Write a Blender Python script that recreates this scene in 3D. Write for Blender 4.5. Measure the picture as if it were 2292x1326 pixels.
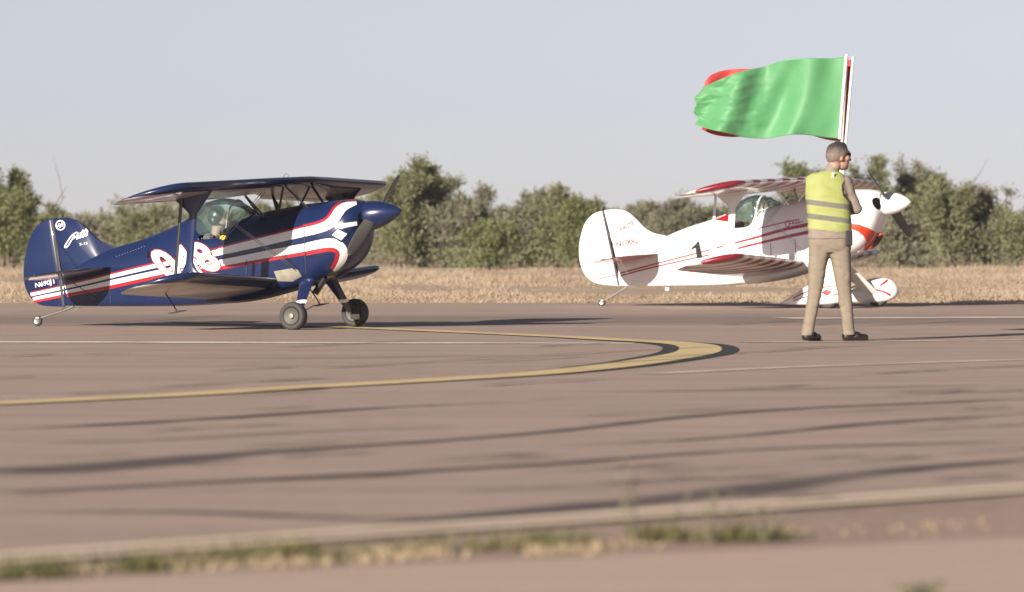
import bpy, bmesh, math, random
import numpy as np
from mathutils import Vector, Matrix, noise

for o in list(bpy.data.objects):
    bpy.data.objects.remove(o, do_unlink=True)
SC = bpy.context.scene
COL = SC.collection
rnd = random.Random(7)

# ------------------------------------------------------------------ camera
CAM_H = 1.10
HORIZON = 498.0            # image row of the horizon in the 2292 x 1326 photograph
FPX = 12733.0              # focal length in photograph pixels (200 mm on 36 mm)
CX, CY = 1146.0, 663.0
cam = bpy.data.cameras.new("camera")
cam.lens = 200.0
cam.sensor_width = 36.0
cam.clip_start = 0.5
cam.clip_end = 12000.0
cam.dof.use_dof = True
cam.dof.focus_distance = 58.5
cam.dof.aperture_fstop = 3.7
cam_o = bpy.data.objects.new("camera", cam)
COL.objects.link(cam_o)
cam_o.location = (0, 0, CAM_H)
cam_o.rotation_euler = (math.pi / 2 - math.atan((CY - HORIZON) / FPX), 0, 0)
SC.camera = cam_o

# ------------------------------------------------------------------ sky and sun
SUN_EL = math.radians(17.5)
SUN_AZ = math.radians(31.5)          # to the left of straight behind the camera
to_sun = Vector((-math.sin(SUN_AZ) * math.cos(SUN_EL), -math.cos(SUN_AZ) * math.cos(SUN_EL), math.sin(SUN_EL)))
world = bpy.data.worlds.new("World")
SC.world = world
world.use_nodes = True
wn = world.node_tree
wn.nodes.clear()
sky = wn.nodes.new("ShaderNodeTexSky")
sky.sky_type = 'NISHITA'
sky.sun_disc = False
sky.sun_elevation = SUN_EL
sky.sun_rotation = math.atan2(to_sun.x, to_sun.y)
sky.altitude = 1300.0
sky.air_density = 0.7
sky.dust_density = 0.55
sky.ozone_density = 2.0
hs = wn.nodes.new("ShaderNodeHueSaturation")
hs.inputs["Saturation"].default_value = 0.46
bg = wn.nodes.new("ShaderNodeBackground")
bg.inputs["Strength"].default_value = 0.050
wo = wn.nodes.new("ShaderNodeOutputWorld")
wn.links.new(sky.outputs[0], hs.inputs["Color"])
tint = wn.nodes.new("ShaderNodeMix")          # camera white balance of the hazy sky
tint.data_type = 'RGBA'; tint.blend_type = 'MULTIPLY'; tint.inputs[0].default_value = 1.0
tint.inputs[7].default_value = (1.0, 0.922, 0.985, 1)
wn.links.new(hs.outputs[0], tint.inputs[6])
wn.links.new(tint.outputs[2], bg.inputs["Color"])
wn.links.new(bg.outputs[0], wo.inputs["Surface"])
sun = bpy.data.lights.new("sun", 'SUN')
sun.energy = 4.9
sun.angle = math.radians(0.55)
sun.color = (1.0, 0.90, 0.78)
sun_o = bpy.data.objects.new("sun", sun)
COL.objects.link(sun_o)
sun_o.location = (-20, -20, 30)
sun_o.rotation_euler = (-to_sun).to_track_quat('-Z', 'Y').to_euler()

SC.view_settings.view_transform = 'Standard'
SC.view_settings.look = 'None'
SC.view_settings.exposure = 0.80
SC.view_settings.gamma = 1.0
SC.view_settings.use_curve_mapping = False
SC.render.engine = 'CYCLES'
SC.cycles.use_denoising = True
SC.cycles.max_bounces = 8
SC.cycles.transparent_max_bounces = 16

# ------------------------------------------------------------------ helpers
def ground_pt(px, py, z=0.0):
    D = FPX * (CAM_H - z) / (py - HORIZON)
    return ((px - CX) * D / FPX, D)

def at(px, py, D):
    return Vector(((px - CX) * D / FPX, D, CAM_H - (py - HORIZON) * D / FPX))

def link(o, parent=None):
    COL.objects.link(o)
    if parent is not None:
        o.parent = parent
    return o

def empty(name, loc=(0, 0, 0), rz=0.0, label=None, cat=None, group=None):
    o = bpy.data.objects.new(name, None)
    o.empty_display_size = 0.2
    o.location = loc
    o.rotation_euler = (0, 0, rz)
    COL.objects.link(o)
    tag(o, label, cat, group)
    return o

def tag(o, label=None, cat=None, group=None, kind=None):
    if label: o["label"] = label
    if cat: o["category"] = cat
    if group: o["group"] = group
    if kind: o["kind"] = kind
    return o

def mesh_obj(name, verts, faces, m, parent=None, smooth=False):
    me = bpy.data.meshes.new(name)
    me.from_pydata([tuple(v) for v in verts], [], [tuple(f) for f in faces])
    if smooth:
        me.polygons.foreach_set("use_smooth", [True] * len(me.polygons))
    me.update()
    if m is not None:
        me.materials.append(m)
    return link(bpy.data.objects.new(name, me), parent)

def fast_mesh(name, V, F, m, parent=None, smooth=False):
    """V (n,3) array, F (k,c) array with constant c."""
    V = np.asarray(V, dtype=np.float32)
    F = np.asarray(F, dtype=np.int32)
    me = bpy.data.meshes.new(name)
    me.vertices.add(len(V))
    me.vertices.foreach_set("co", V.ravel())
    k, c = F.shape
    me.loops.add(k * c)
    me.loops.foreach_set("vertex_index", F.ravel())
    me.polygons.add(k)
    me.polygons.foreach_set("loop_start", np.arange(0, k * c, c, dtype=np.int32))
    me.polygons.foreach_set("loop_total", np.full(k, c, dtype=np.int32))
    if smooth:
        me.polygons.foreach_set("use_smooth", np.ones(k, dtype=bool))
    me.update(calc_edges=True)
    me.validate()
    if m is not None:
        me.materials.append(m)
    return link(bpy.data.objects.new(name, me), parent)

class MB:
    def __init__(self):
        self.v = []; self.f = []
    def add(self, vs, fs):
        n = len(self.v)
        self.v += [tuple(p) for p in vs]
        self.f += [tuple(i + n for i in f) for f in fs]
        return self
    def rod(self, p0, p1, r0, r1=None, n=8, flat=1.0, flat_dir=None):
        r1 = r0 if r1 is None else r1
        p0 = Vector(p0); p1 = Vector(p1)
        d = (p1 - p0).normalized()
        up = Vector(flat_dir) if flat_dir is not None else (Vector((0, 0, 1)) if abs(d.z) < .9 else Vector((1, 0, 0)))
        a = (up - d * up.dot(d)).normalized()
        b = d.cross(a)
        vs = []
        for p, r in ((p0, r0), (p1, r1)):
            for i in range(n):
                t = 2 * math.pi * i / n
                vs.append(p + a * (r * math.cos(t)) + b * (r * flat * math.sin(t)))
        fs = [(i, (i + 1) % n, n + (i + 1) % n, n + i) for i in range(n)]
        fs += [tuple(range(n - 1, -1, -1)), tuple(range(n, 2 * n))]
        return self.add(vs, fs)
    def path(self, pts, r, n=8):
        rr = r if isinstance(r, (list, tuple)) else [r] * len(pts)
        P = [Vector(p) for p in pts]
        vs = []; fs = []
        for k, p in enumerate(P):
            d = (P[min(k + 1, len(P) - 1)] - P[max(k - 1, 0)]).normalized()
            up = Vector((0, 0, 1)) if abs(d.z) < .9 else Vector((1, 0, 0))
            a = (up - d * up.dot(d)).normalized(); b = d.cross(a)
            for i in range(n):
                t = 2 * math.pi * i / n
                vs.append(p + a * (rr[k] * math.cos(t)) + b * (rr[k] * math.sin(t)))
        for k in range(len(P) - 1):
            for i in range(n):
                fs.append((k * n + i, k * n + (i + 1) % n, (k + 1) * n + (i + 1) % n, (k + 1) * n + i))
        fs += [tuple(range(n - 1, -1, -1)), tuple(range((len(P) - 1) * n, len(P) * n))]
        return self.add(vs, fs)
    def lathe(self, prof, origin, axis, n=32, closed=False):
        axis = Vector(axis).normalized()
        up = Vector((0, 0, 1)) if abs(axis.z) < .9 else Vector((1, 0, 0))
        a = (up - axis * up.dot(axis)).normalized(); b = axis.cross(a)
        o = Vector(origin)
        vs = []; fs = []
        for (h, r) in prof:
            for i in range(n):
                t = 2 * math.pi * i / n
                vs.append(o + axis * h + a * (r * math.cos(t)) + b * (r * math.sin(t)))
        m = len(prof)
        for k in range(m if closed else m - 1):
            k2 = (k + 1) % m
            for i in range(n):
                fs.append((k * n + i, k * n + (i + 1) % n, k2 * n + (i + 1) % n, k2 * n + i))
        if not closed:
            fs += [tuple(range(n - 1, -1, -1)), tuple(range((m - 1) * n, m * n))]
        return self.add(vs, fs)
    def box(self, c, s, rot=None):
        c = Vector(c)
        vs = []
        for dx in (-.5, .5):
            for dy in (-.5, .5):
                for dz in (-.5, .5):
                    p = Vector((dx * s[0], dy * s[1], dz * s[2]))
                    if rot is not None: p = rot @ p
                    vs.append(c + p)
        return self.add(vs, [(0, 1, 3, 2), (4, 6, 7, 5), (0, 4, 5, 1), (2, 3, 7, 6), (0, 2, 6, 4), (1, 5, 7, 3)])
    def build(self, name, m, parent=None, smooth=False, bevel=0.0):
        o = mesh_obj(name, self.v, self.f, m, parent, smooth)
        if smooth or bevel:
            bm = bmesh.new(); bm.from_mesh(o.data)
            bmesh.ops.recalc_face_normals(bm, faces=bm.faces)
            if bevel:
                bmesh.ops.bevel(bm, geom=list(bm.edges), offset=bevel, segments=2, affect='EDGES', profile=.5)
            bm.to_mesh(o.data); bm.free()
            if smooth:
                o.data.set_sharp_from_angle(angle=math.radians(50))
        return o

def catmull(pts, n=8):
    P = [np.array(p, float) for p in pts]
    P = [2 * P[0] - P[1]] + P + [2 * P[-1] - P[-2]]
    out = []
    for i in range(1, len(P) - 2):
        for k in range(n):
            t = k / n
            out.append(.5 * ((2 * P[i]) + (-P[i - 1] + P[i + 1]) * t + (2 * P[i - 1] - 5 * P[i] + 4 * P[i + 1] - P[i + 2]) * t * t
                             + (-P[i - 1] + 3 * P[i] - 3 * P[i + 1] + P[i + 2]) * t ** 3))
    out.append(P[-2])
    return out

# ------------------------------------------------------------------ materials
MATS = {}
class NT:
    def __init__(self, m):
        self.t = m.node_tree; self.n = self.t.nodes; self.l = self.t.links
    def node(self, typ, **kw):
        x = self.n.new(typ)
        for k, v in kw.items(): setattr(x, k, v)
        return x
    def put(self, sock, v):
        if hasattr(v, "is_linked") or isinstance(v, bpy.types.NodeSocket): self.l.new(v, sock)
        else: sock.default_value = v
    def math(self, op, a, b=0.0, c=0.0):
        x = self.node("ShaderNodeMath", operation=op)
        self.put(x.inputs[0], a); self.put(x.inputs[1], b); self.put(x.inputs[2], c)
        return x.outputs[0]
    def mix(self, f, a, b, blend='MIX'):
        x = self.node("ShaderNodeMix", data_type='RGBA', blend_type=blend)
        self.put(x.inputs[0], f)
        for s, v in ((x.inputs[6], a), (x.inputs[7], b)):
            if isinstance(v, (tuple, list)): v = (v[0], v[1], v[2], 1.0)
            self.put(s, v)
        return x.outputs[2]
    def noise(self, vec, scale, detail=3.0, rough=.55):
        x = self.node("ShaderNodeTexNoise")
        if vec is not None: self.l.new(vec, x.inputs["Vector"])
        x.inputs["Scale"].default_value = scale
        x.inputs["Detail"].default_value = detail
        x.inputs["Roughness"].default_value = rough
        return x.outputs[0]
    def ramp(self, f, lo, hi):
        x = self.node("ShaderNodeMapRange")
        self.put(x.inputs[0], f)
        x.inputs[1].default_value = lo; x.inputs[2].default_value = hi
        return x.outputs[0]
    def mapping(self, vec, scale=(1, 1, 1), rot=(0, 0, 0)):
        x = self.node("ShaderNodeMapping")
        self.l.new(vec, x.inputs[0])
        x.inputs["Rotation"].default_value = rot
        x.inputs["Scale"].default_value = scale
        return x.outputs[0]
    def coord(self, which="Object"):
        return self.node("ShaderNodeTexCoord").outputs[which]

def mat(name, color, rough=.5, metal=0.0, coat=0.0, spec=.5, vary=0.0, vscale=6.0, bump=0.0, bscale=40.0, sheen=0.0):
    m = bpy.data.materials.new(name)
    m.use_nodes = True
    k = NT(m)
    b = k.n["Principled BSDF"]
    b.inputs["Base Color"].default_value = (*color, 1)
    b.inputs["Roughness"].default_value = rough
    b.inputs["Metallic"].default_value = metal
    b.inputs["Coat Weight"].default_value = coat
    b.inputs["Coat Roughness"].default_value = .06
    b.inputs["Specular IOR Level"].default_value = spec
    if sheen: b.inputs["Sheen Weight"].default_value = sheen
    co = k.coord()
    if vary:
        nz = k.noise(co, vscale, 4)
        f = k.ramp(nz, .3, .7)
        k.l.new(k.mix(f, tuple(c * (1 - vary) for c in color), tuple(min(1, c * (1 + vary)) for c in color)), b.inputs["Base Color"])
    if bump:
        bp = k.node("ShaderNodeBump")
        bp.inputs["Strength"].default_value = bump
        bp.inputs["Distance"].default_value = .01
        k.l.new(k.noise(co, bscale, 4), bp.inputs["Height"])
        k.l.new(bp.outputs[0], b.inputs["Normal"])
    MATS[name] = m
    return m

M_navy = mat("navy_paint", (.0075, .017, .066), .26, coat=.45, spec=.35, vary=.10, vscale=3, bump=.04, bscale=9)
M_white = mat("white_paint", (.80, .79, .77), .32, coat=.4, vary=.03, vscale=3, bump=.03, bscale=9)
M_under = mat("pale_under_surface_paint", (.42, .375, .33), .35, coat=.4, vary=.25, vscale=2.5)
M_stripe = mat("white_stripe_paint", (.80, .78, .76), .32, coat=.4, vary=.03)
M_red = mat("red_paint", (.33, .012, .022), .32, coat=.4, vary=.06)
M_orange = mat("orange_red_paint", (.62, .045, .012), .3, coat=.4)
M_black = mat("black_paint", (.012, .012, .014), .4)
M_strut = mat("black_tube", (.014, .015, .02), .35, coat=.3)
M_dark = mat("dark_opening", (.006, .006, .007), .9, spec=.1)
M_rubber = mat("tyre_rubber", (.045, .042, .040), .75, vary=.2, vscale=30, bump=.2, bscale=60)
M_metal = mat("bare_metal", (.42, .40, .38), .38, metal=.9, vary=.15)
M_hub = mat("wheel_hub", (.20, .185, .17), .5, metal=.5, vary=.2)
M_rim = mat("wheel_rim", (.075, .068, .062), .6, vary=.2)
M_wire = mat("steel_wire", (.25, .25, .26), .4, metal=.8)
M_gap = mat("hinge_gap", (.06, .062, .072), .8, spec=.2)
M_line = mat("panel_line", (.03, .035, .06), .7)
M_rivet = mat("rivet_head", (.25, .28, .36), .35)
M_seat = mat("cockpit_seat", (.03, .03, .035), .8)
M_blade = mat("propeller_blade", (.085, .082, .072), .5)
M_yellow = mat("yellow_decal", (.65, .45, .06), .5)
M_maroon = mat("maroon_lettering", (.16, .012, .020), .5)
M_pink = mat("red_pinstripe", (.40, .03, .06), .4)
M_greyfair = mat("sheet_metal_fairing", (.33, .31, .25), .42, metal=.4, vary=.2, vscale=10)
M_flight = mat("flight_suit", (.10, .10, .11), .85)
M_headset = mat("helmet_shell", (.02, .02, .025), .35, coat=.3)

def glass_mat():
    m = bpy.data.materials.new("tinted_canopy")
    m.use_nodes = True
    k = NT(m); k.n.clear()
    out = k.node("ShaderNodeOutputMaterial")
    tr = k.node("ShaderNodeBsdfTransparent"); tr.inputs[0].default_value = (.84, .945, .925, 1)
    df = k.node("ShaderNodeBsdfDiffuse"); df.inputs[0].default_value = (.42, .60, .56, 1)
    gl = k.node("ShaderNodeBsdfGlossy"); gl.inputs["Roughness"].default_value = .04
    lw = k.node("ShaderNodeFresnel"); lw.inputs[0].default_value = 1.4
    m1 = k.node("ShaderNodeMixShader"); m1.inputs[0].default_value = .085
    k.l.new(tr.outputs[0], m1.inputs[1]); k.l.new(df.outputs[0], m1.inputs[2])
    m2 = k.node("ShaderNodeMixShader")
    k.l.new(lw.outputs[0], m2.inputs[0]); k.l.new(m1.outputs[0], m2.inputs[1]); k.l.new(gl.outputs[0], m2.inputs[2])
    k.l.new(m2.outputs[0], out.inputs[0])
    return m
M_glass = glass_mat()

# ------------------------------------------------------------------ ground materials
def asphalt(name, base, dark, streak=.35, patch=.5, seed=0.0, lane=False):
    m = bpy.data.materials.new(name); m.use_nodes = True
    k = NT(m); b = k.n["Principled BSDF"]
    co = k.coord("Object")
    off = k.node("ShaderNodeVectorMath", operation='ADD'); k.l.new(co, off.inputs[0]); off.inputs[1].default_value = (seed, seed * 2, 0)
    co = off.outputs[0]
    s1 = k.noise(k.mapping(co, (.16, 1.1, 1), (0, 0, math.radians(6))), 1.0, 6, .65)
    s2 = k.noise(k.mapping(co, (.9, .22, 1)), 1.0, 6, .6)
    fine = k.noise(co, 55, 3, .7)
    mid = k.noise(co, 5, 5, .65)
    c = k.mix(k.ramp(s1, .32, .70), tuple(x * (1 - streak) for x in base), tuple(x * (1 + streak * .55) for x in base))
    c = k.mix(k.math('MULTIPLY', k.ramp(s2, .58, .72), patch), c, dark)
    s3 = k.noise(k.mapping(co, (.10, 2.4, 1), (0, 0, math.radians(9))), 1.0, 5, .7)
    c = k.mix(k.math('MULTIPLY', k.ramp(s3, .52, .70), .32), c, dark)
    s4 = k.noise(k.mapping(co, (.07, 1.5, 1), (0, 0, math.radians(3))), 1.7, 4, .65)
    c = k.mix(k.math('MULTIPLY', k.ramp(s4, .55, .75), .30), c, tuple(min(1, x * 1.3) for x in base))
    c = k.mix(k.math('MULTIPLY', k.ramp(mid, .35, .75), .35), c, tuple(x * 1.25 for x in base))
    c = k.mix(k.math('MULTIPLY', k.ramp(fine, .35, .7), .30), c, dark)
    if lane:
        # rubbered wheel lane along the far side of the runway
        sx = k.node("ShaderNodeSeparateXYZ"); k.l.new(k.coord("Object"), sx.inputs[0])
        yy = k.math('ADD', sx.outputs[1], k.math('MULTIPLY', s1, 1.6))
        l1 = k.math('SMOOTH_MIN', k.ramp(yy, 61.0, 63.2), k.ramp(yy, 69.5, 66.5), .1)
        l1 = k.math('MINIMUM', k.math('MAXIMUM', l1, 0), 1)
        c = k.mix(k.math('MULTIPLY', l1, .62), c, dark)
    k.l.new(c, b.inputs["Base Color"])
    b.inputs["Roughness"].default_value = .85
    b.inputs["Specular IOR Level"].default_value = .25
    bp = k.node("ShaderNodeBump"); bp.inputs["Strength"].default_value = .35; bp.inputs["Distance"].default_value = .01
    k.l.new(fine, bp.inputs["Height"]); k.l.new(bp.outputs[0], b.inputs["Normal"])
    return m
M_runway = asphalt("runway_asphalt", (.428, .325, .266), (.185, .147, .130), .19, .30, 0.0, lane=True)
M_apron = asphalt("apron_asphalt", (.52, .390, .312), (.32, .24, .20), .12, .25, 13.0)

def soil(name, c1, c2, c3):
    m = bpy.data.materials.new(name); m.use_nodes = True
    k = NT(m); b = k.n["Principled BSDF"]
    co = k.coord("Object")
    n1 = k.noise(co, .35, 6, .6); n2 = k.noise(co, 4, 5, .65)
    c = k.mix(k.ramp(n1, .40, .62), c1, c2)
    c = k.mix(k.math('MULTIPLY', k.ramp(n2, .45, .7), .6), c, c3)
    k.l.new(c, b.inputs["Base Color"]); b.inputs["Roughness"].default_value = .95
    b.inputs["Specular IOR Level"].default_value = .15
    bp = k.node("ShaderNodeBump"); bp.inputs["Strength"].default_value = .6; bp.inputs["Distance"].default_value = .03
    k.l.new(n2, bp.inputs["Height"]); k.l.new(bp.outputs[0], b.inputs["Normal"])
    return m
M_soil = soil("dry_soil", (.52, .40, .29), (.43, .32, .225), (.34, .25, .175))
M_verge = soil("verge_gravel", (.40, .29, .235), (.29, .215, .175), (.47, .35, .28))

def paint(name, color, under, wear):
    m = bpy.data.materials.new(name); m.use_nodes = True
    k = NT(m); b = k.n["Principled BSDF"]
    co = k.coord("Object")
    n = k.noise(k.mapping(co, (1.2, .9, 1)), 1.3, 6, .7)
    f = k.ramp(n, wear - .12, wear + .12)
    k.l.new(k.mix(f, under, color), b.inputs["Base Color"])
    b.inputs["Roughness"].default_value = .8
    b.inputs["Specular IOR Level"].default_value = .2
    return m
M_yline = paint("yellow_line_paint", (.66, .52, .27), (.46, .35, .22), .40)
M_bline = mat("black_line_border", (.045, .045, .05), .85, spec=.2, vary=.25, vscale=4)
M_wline = paint("white_line_paint", (.80, .72, .66), (.42, .31, .26), .42)
M_fline = paint("faded_line_paint", (.68, .55, .45), (.43, .32, .265), .44)
M_edge = paint("edge_line_paint", (.74, .60, .45), (.54, .41, .32), .36)
def tar_mat():
    m = bpy.data.materials.new("tar_sealant"); m.use_nodes = True
    k = NT(m); b = k.n["Principled BSDF"]
    b.inputs["Base Color"].default_value = (.10, .078, .074, 1); b.inputs["Roughness"].default_value = .75
    a = k.node("ShaderNodeAttribute"); a.attribute_name = "cover"
    n = k.noise(k.mapping(k.coord(), (.5, .8, 1)), 2.2, 5, .7)
    f = k.math('MULTIPLY', a.outputs["Fac"], k.ramp(n, .18, .58))
    t = k.node("ShaderNodeBsdfTransparent"); mx = k.node("ShaderNodeMixShader")
    k.l.new(f, mx.inputs[0]); k.l.new(t.outputs[0], mx.inputs[1]); k.l.new(b.outputs[0], mx.inputs[2])
    k.l.new(mx.outputs[0], k.n["Material Output"].inputs[0])
    return m
M_tar = tar_mat()

# ------------------------------------------------------------------ ground, runway, markings
def sheet(name, pts, z, m, kind="structure", parent=None):
    o = mesh_obj(name, [(p[0], p[1], z) for p in pts], [tuple(range(len(pts)))], m, parent)
    if parent is None: o["kind"] = kind
    return o
ground = sheet("ground", [(-1500, -200), (1500, -200), (1500, 3000), (-1500, 3000)], -.012, M_soil)
EA = np.array(ground_pt(0, 1266)); EB = np.array(ground_pt(2292, 1104))
ed = (EB - EA) / np.linalg.norm(EB - EA)
en = np.array((-ed[1], ed[0]))                        # away from the camera side
FAR = 77.4
def edge_at(s, off=0.0):
    return EA + ed * s + en * off
s_far = (FAR - EA[1]) / ed[1]
runway = sheet("runway", [edge_at(-45), edge_at(s_far), (-120, FAR + 0.5), (-120, -18)], 0.0, M_runway)
AA = np.array(ground_pt(0, 1306)); AB = np.array(ground_pt(2292, 1205))
ad = (AB - AA) / np.linalg.norm(AB - AA)
verge = sheet("verge", [edge_at(-45, -.02), edge_at(-45, -6), edge_at(30, -12), edge_at(30, -.02)], -.006, M_verge)
apron = sheet("apron", [AA - ad * 14, (-12, -8), (14, -8), AA + ad * 16], 0.002, M_apron)

def ribbon(name, pts, width, z, m, parent=None, jitter=0.0, n=6, widths=None, seed=1, kind="structure"):
    P = catmull(pts, n)
    r = random.Random(seed)
    vs = []; fs = []
    N = len(P)
    wd = [width] * N if widths is None else list(np.interp(np.linspace(0, 1, N), np.linspace(0, 1, len(widths)), widths))
    for i, p in enumerate(P):
        d = P[min(i + 1, N - 1)] - P[max(i - 1, 0)]
        d = d / (np.linalg.norm(d) + 1e-9); nn = np.array((-d[1], d[0]))
        w = wd[i] * (1 + jitter * (r.random() - .5) * 2)
        c = p + nn * wd[i] * jitter * (r.random() - .5)
        vs += [(*(c + nn * w / 2), z), (*(c - nn * w / 2), z)]
    for i in range(N - 1):
        fs.append((2 * i + 1, 2 * i + 3, 2 * i + 2, 2 * i))
    o = mesh_obj(name, vs, fs, m, parent)
    if parent is None: o["kind"] = kind
    return o

ypx = [(-700, 939), (0, 905), (400, 886), (700, 868), (1000, 851), (1200, 838), (1380, 820), (1490, 804), (1550, 793),
       (1568, 784), (1560, 776), (1530, 771), (1470, 766.5), (1380, 762), (1250, 755), (1100, 748), (950, 741.5), (830, 736.5), (700, 731), (400, 722)]
yg = [ground_pt(*p) for p in ypx]
ribbon("taxi_line_border", yg, .64, .004, M_bline, n=12, widths=[.37, .37, .37, .38, .41, .48, .56, .63, .66, .66, .66, .64, .56, .45, .38, .36, .36, .36, .36, .36])
ribbon("taxi_line", yg, .37, .008, M_yline, n=12)
ribbon("runway_line", [ground_pt(-300, 766.5), ground_pt(0, 766.5), ground_pt(600, 768), ground_pt(1100, 769), ground_pt(1420, 769.5)], .55, .004, M_wline, widths=[.62, .6, .55, .4, .3])
ribbon("faded_line", [ground_pt(1450, 838), ground_pt(1800, 822), ground_pt(2292, 806), ground_pt(2600, 797)], .22, .004, M_fline, n=10)
ribbon("faded_line", [ground_pt(1660, 767), ground_pt(1850, 766), ground_pt(2292, 762)], .3, .004, M_fline, n=10)
ribbon("faded_line", [ground_pt(1750, 713), ground_pt(2292, 711), ground_pt(2600, 709)], 1.1, .004, M_fline, n=10)
for off, w in ((.08, .13), (.36, .17)):
    ribbon("edge_line", [edge_at(s, off + .03 * math.sin(s * .7)) for s in range(-12, 30, 2)], w, .004, M_edge, jitter=.05, seed=int(off * 100))
# tar sealed seams: photograph rows on the pavement
seams = [
    ([(-80, 1068), (250, 1043), (560, 1016), (1150, 975), (1700, 921), (2400, 890)], [.50, .52, .40, .30, .18, .13, .12, .14, .12, .08]),
    ([(-80, 1108), (500, 1080), (1146, 1045), (1700, 1008), (2400, 984)], [.17, .16, .17, .14, .13, .12, .10, .12, .08]),
    ([(760, 1184), (1146, 1151), (1600, 1107), (2000, 1056), (2500, 1014)], [.06, .16, .26, .28, .30, .22, .16, .12]),
    ([(-60, 968), (400, 943), (900, 912), (1250, 900)], [.10, .10, .16, .18, .08, .06, .04]),
    ([(1220, 999), (1580, 984), (2000, 946), (2400, 924)], [.04, .09, .07, .08, .18, .07, .05]),
    ([(-60, 1150), (400, 1149), (800, 1163), (1200, 1160)], [.05, .09, .10, .10, .04]),
    ([(300, 803), (700, 803), (1200, 797)], [.05, .10, .08, .10, .04]),
    ([(1250, 880), (1700, 874), (2292, 862)], [.04, .09, .07, .10, .06]),
    ([(-60, 995), (300, 990), (700, 968), (1100, 958)], [.04, .07, .05, .06, .03]),
]
def seam(pp, widths, z, seed):
    """sealant smeared over a joint: dense in the middle, thinning to its edges"""
    P = catmull([ground_pt(*p) for p in pp], 10); N = len(P)
    wd = np.interp(np.linspace(0, 1, N), np.linspace(0, 1, len(widths)), widths)
    r = random.Random(seed); vs = []; fs = []; cov = []
    prof = [(-1, 0), (-.55, .55), (-.2, 1), (.2, 1), (.55, .55), (1, 0)]
    for i, p in enumerate(P):
        d = P[min(i + 1, N - 1)] - P[max(i - 1, 0)]; d = d / (np.linalg.norm(d) + 1e-9); nn = np.array((-d[1], d[0]))
        c = p + nn * wd[i] * .12 * (r.random() - .5)
        end = min(1, i / 6, (N - 1 - i) / 6)
        for (t, cv) in prof:
            vs.append((*(c + nn * wd[i] * .85 * t), z)); cov.append(cv * end)
    for i in range(N - 1):
        for k in range(5):
            a = i * 6 + k
            fs.append((a + 1, a, a + 6, a + 7))
    o = mesh_obj("tar_seam", vs, fs, M_tar); o["kind"] = "structure"
    at_ = o.data.attributes.new("cover", 'FLOAT', 'POINT'); at_.data.foreach_set("value", cov)
for i, (pp, w) in enumerate(seams):
    seam(pp, w, .004 + .0006 * i, 20 + i)
r_ = random.Random(17)
for i in range(64):                                   # faint short smears and filled cracks
    py = r_.uniform(715, 1130); px = r_.uniform(-100, 2200); ln = r_.uniform(120, 520)
    q = [(px + ln * t, py - ln * t * .055 + r_.uniform(-.8, .8)) for t in (0, .33, .66, 1)]
    sc_ = FPX * CAM_H / (py - HORIZON) / 40.0
    seam(q, [.02, .05 * r_.uniform(.4, 1.6), .04, .06 * r_.uniform(.3, 1.6), .02], .0085 + .0001 * i, 300 + i)

# ------------------------------------------------------------------ vegetation
def leaf_mat(name, c1, c2, c3, transl=.25, nmap=(1, 1, 1)):
    m = bpy.data.materials.new(name); m.use_nodes = True
    k = NT(m); b = k.n["Principled BSDF"]
    g = k.node("ShaderNodeNewGeometry")
    r = g.outputs["Random Per Island"]
    co = k.coord("Object")
    n1 = k.noise(k.mapping(co, nmap), 1.3, 4, .6)
    c = k.mix(k.ramp(n1, .35, .65), c1, c2)
    c = k.mix(k.math('MULTIPLY', r, .7), c, c3)
    k.l.new(c, b.inputs["Base Color"])
    b.inputs["Roughness"].default_value = .7
    b.inputs["Specular IOR Level"].default_value = .2
    tl = k.node("ShaderNodeBsdfTranslucent"); k.l.new(c, tl.inputs[0])
    mx = k.node("ShaderNodeMixShader"); mx.inputs[0].default_value = transl
    out = k.n["Material Output"]
    k.l.new(b.outputs[0], mx.inputs[1]); k.l.new(tl.outputs[0], mx.inputs[2]); k.l.new(mx.outputs[0], out.inputs[0])
    return m
M_leafA = leaf_mat("olive_leaves", (.205, .222, .112), (.112, .124, .064), (.30, .29, .17))
M_leafB = leaf_mat("grey_green_leaves", (.205, .210, .138), (.140, .145, .095), (.30, .275, .20))
M_leafC = leaf_mat("fresh_leaves", (.175, .205, .085), (.120, .145, .064), (.26, .26, .13))
M_bark = mat("bark", (.16, .12, .095), .9, vary=.3, vscale=8)
M_drygrass = leaf_mat("dry_grass_blades", (.62, .505, .375), (.36, .26, .175), (.58, .47, .35), .5, (.34, .13, 1))
M_weed = leaf_mat("weed_leaves", (.080, .110, .040), (.15, .145, .065), (.28, .23, .12), .3)
M_weedbig = leaf_mat("tall_weed_leaves", (.17, .19, .11), (.23, .22, .14), (.36, .31, .22), .35)

M_straw = leaf_mat("verge_straw_blades", (.50, .40, .26), (.36, .27, .17), (.54, .43, .30), .3)
def leaf_cloud(C, A, L, W, rng):
    """one bent leaf (two triangles) per centre C, axis A, length L, width W"""
    n = len(C)
    A = A / (np.linalg.norm(A, axis=1, keepdims=True) + 1e-9)
    R = rng.normal(size=(n, 3))
    S = np.cross(A, R); S /= (np.linalg.norm(S, axis=1, keepdims=True) + 1e-9)
    L = np.asarray(L).reshape(-1, 1); W = np.asarray(W).reshape(-1, 1)
    p0 = C; p3 = C + A * L
    p1 = C + A * L * .45 + S * W * .5; p2 = C + A * L * .45 - S * W * .5
    V = np.stack([p0, p1, p3, p2], axis=1).reshape(-1, 3)
    F = np.arange(4 * n).reshape(n, 4)
    return V, F

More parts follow.
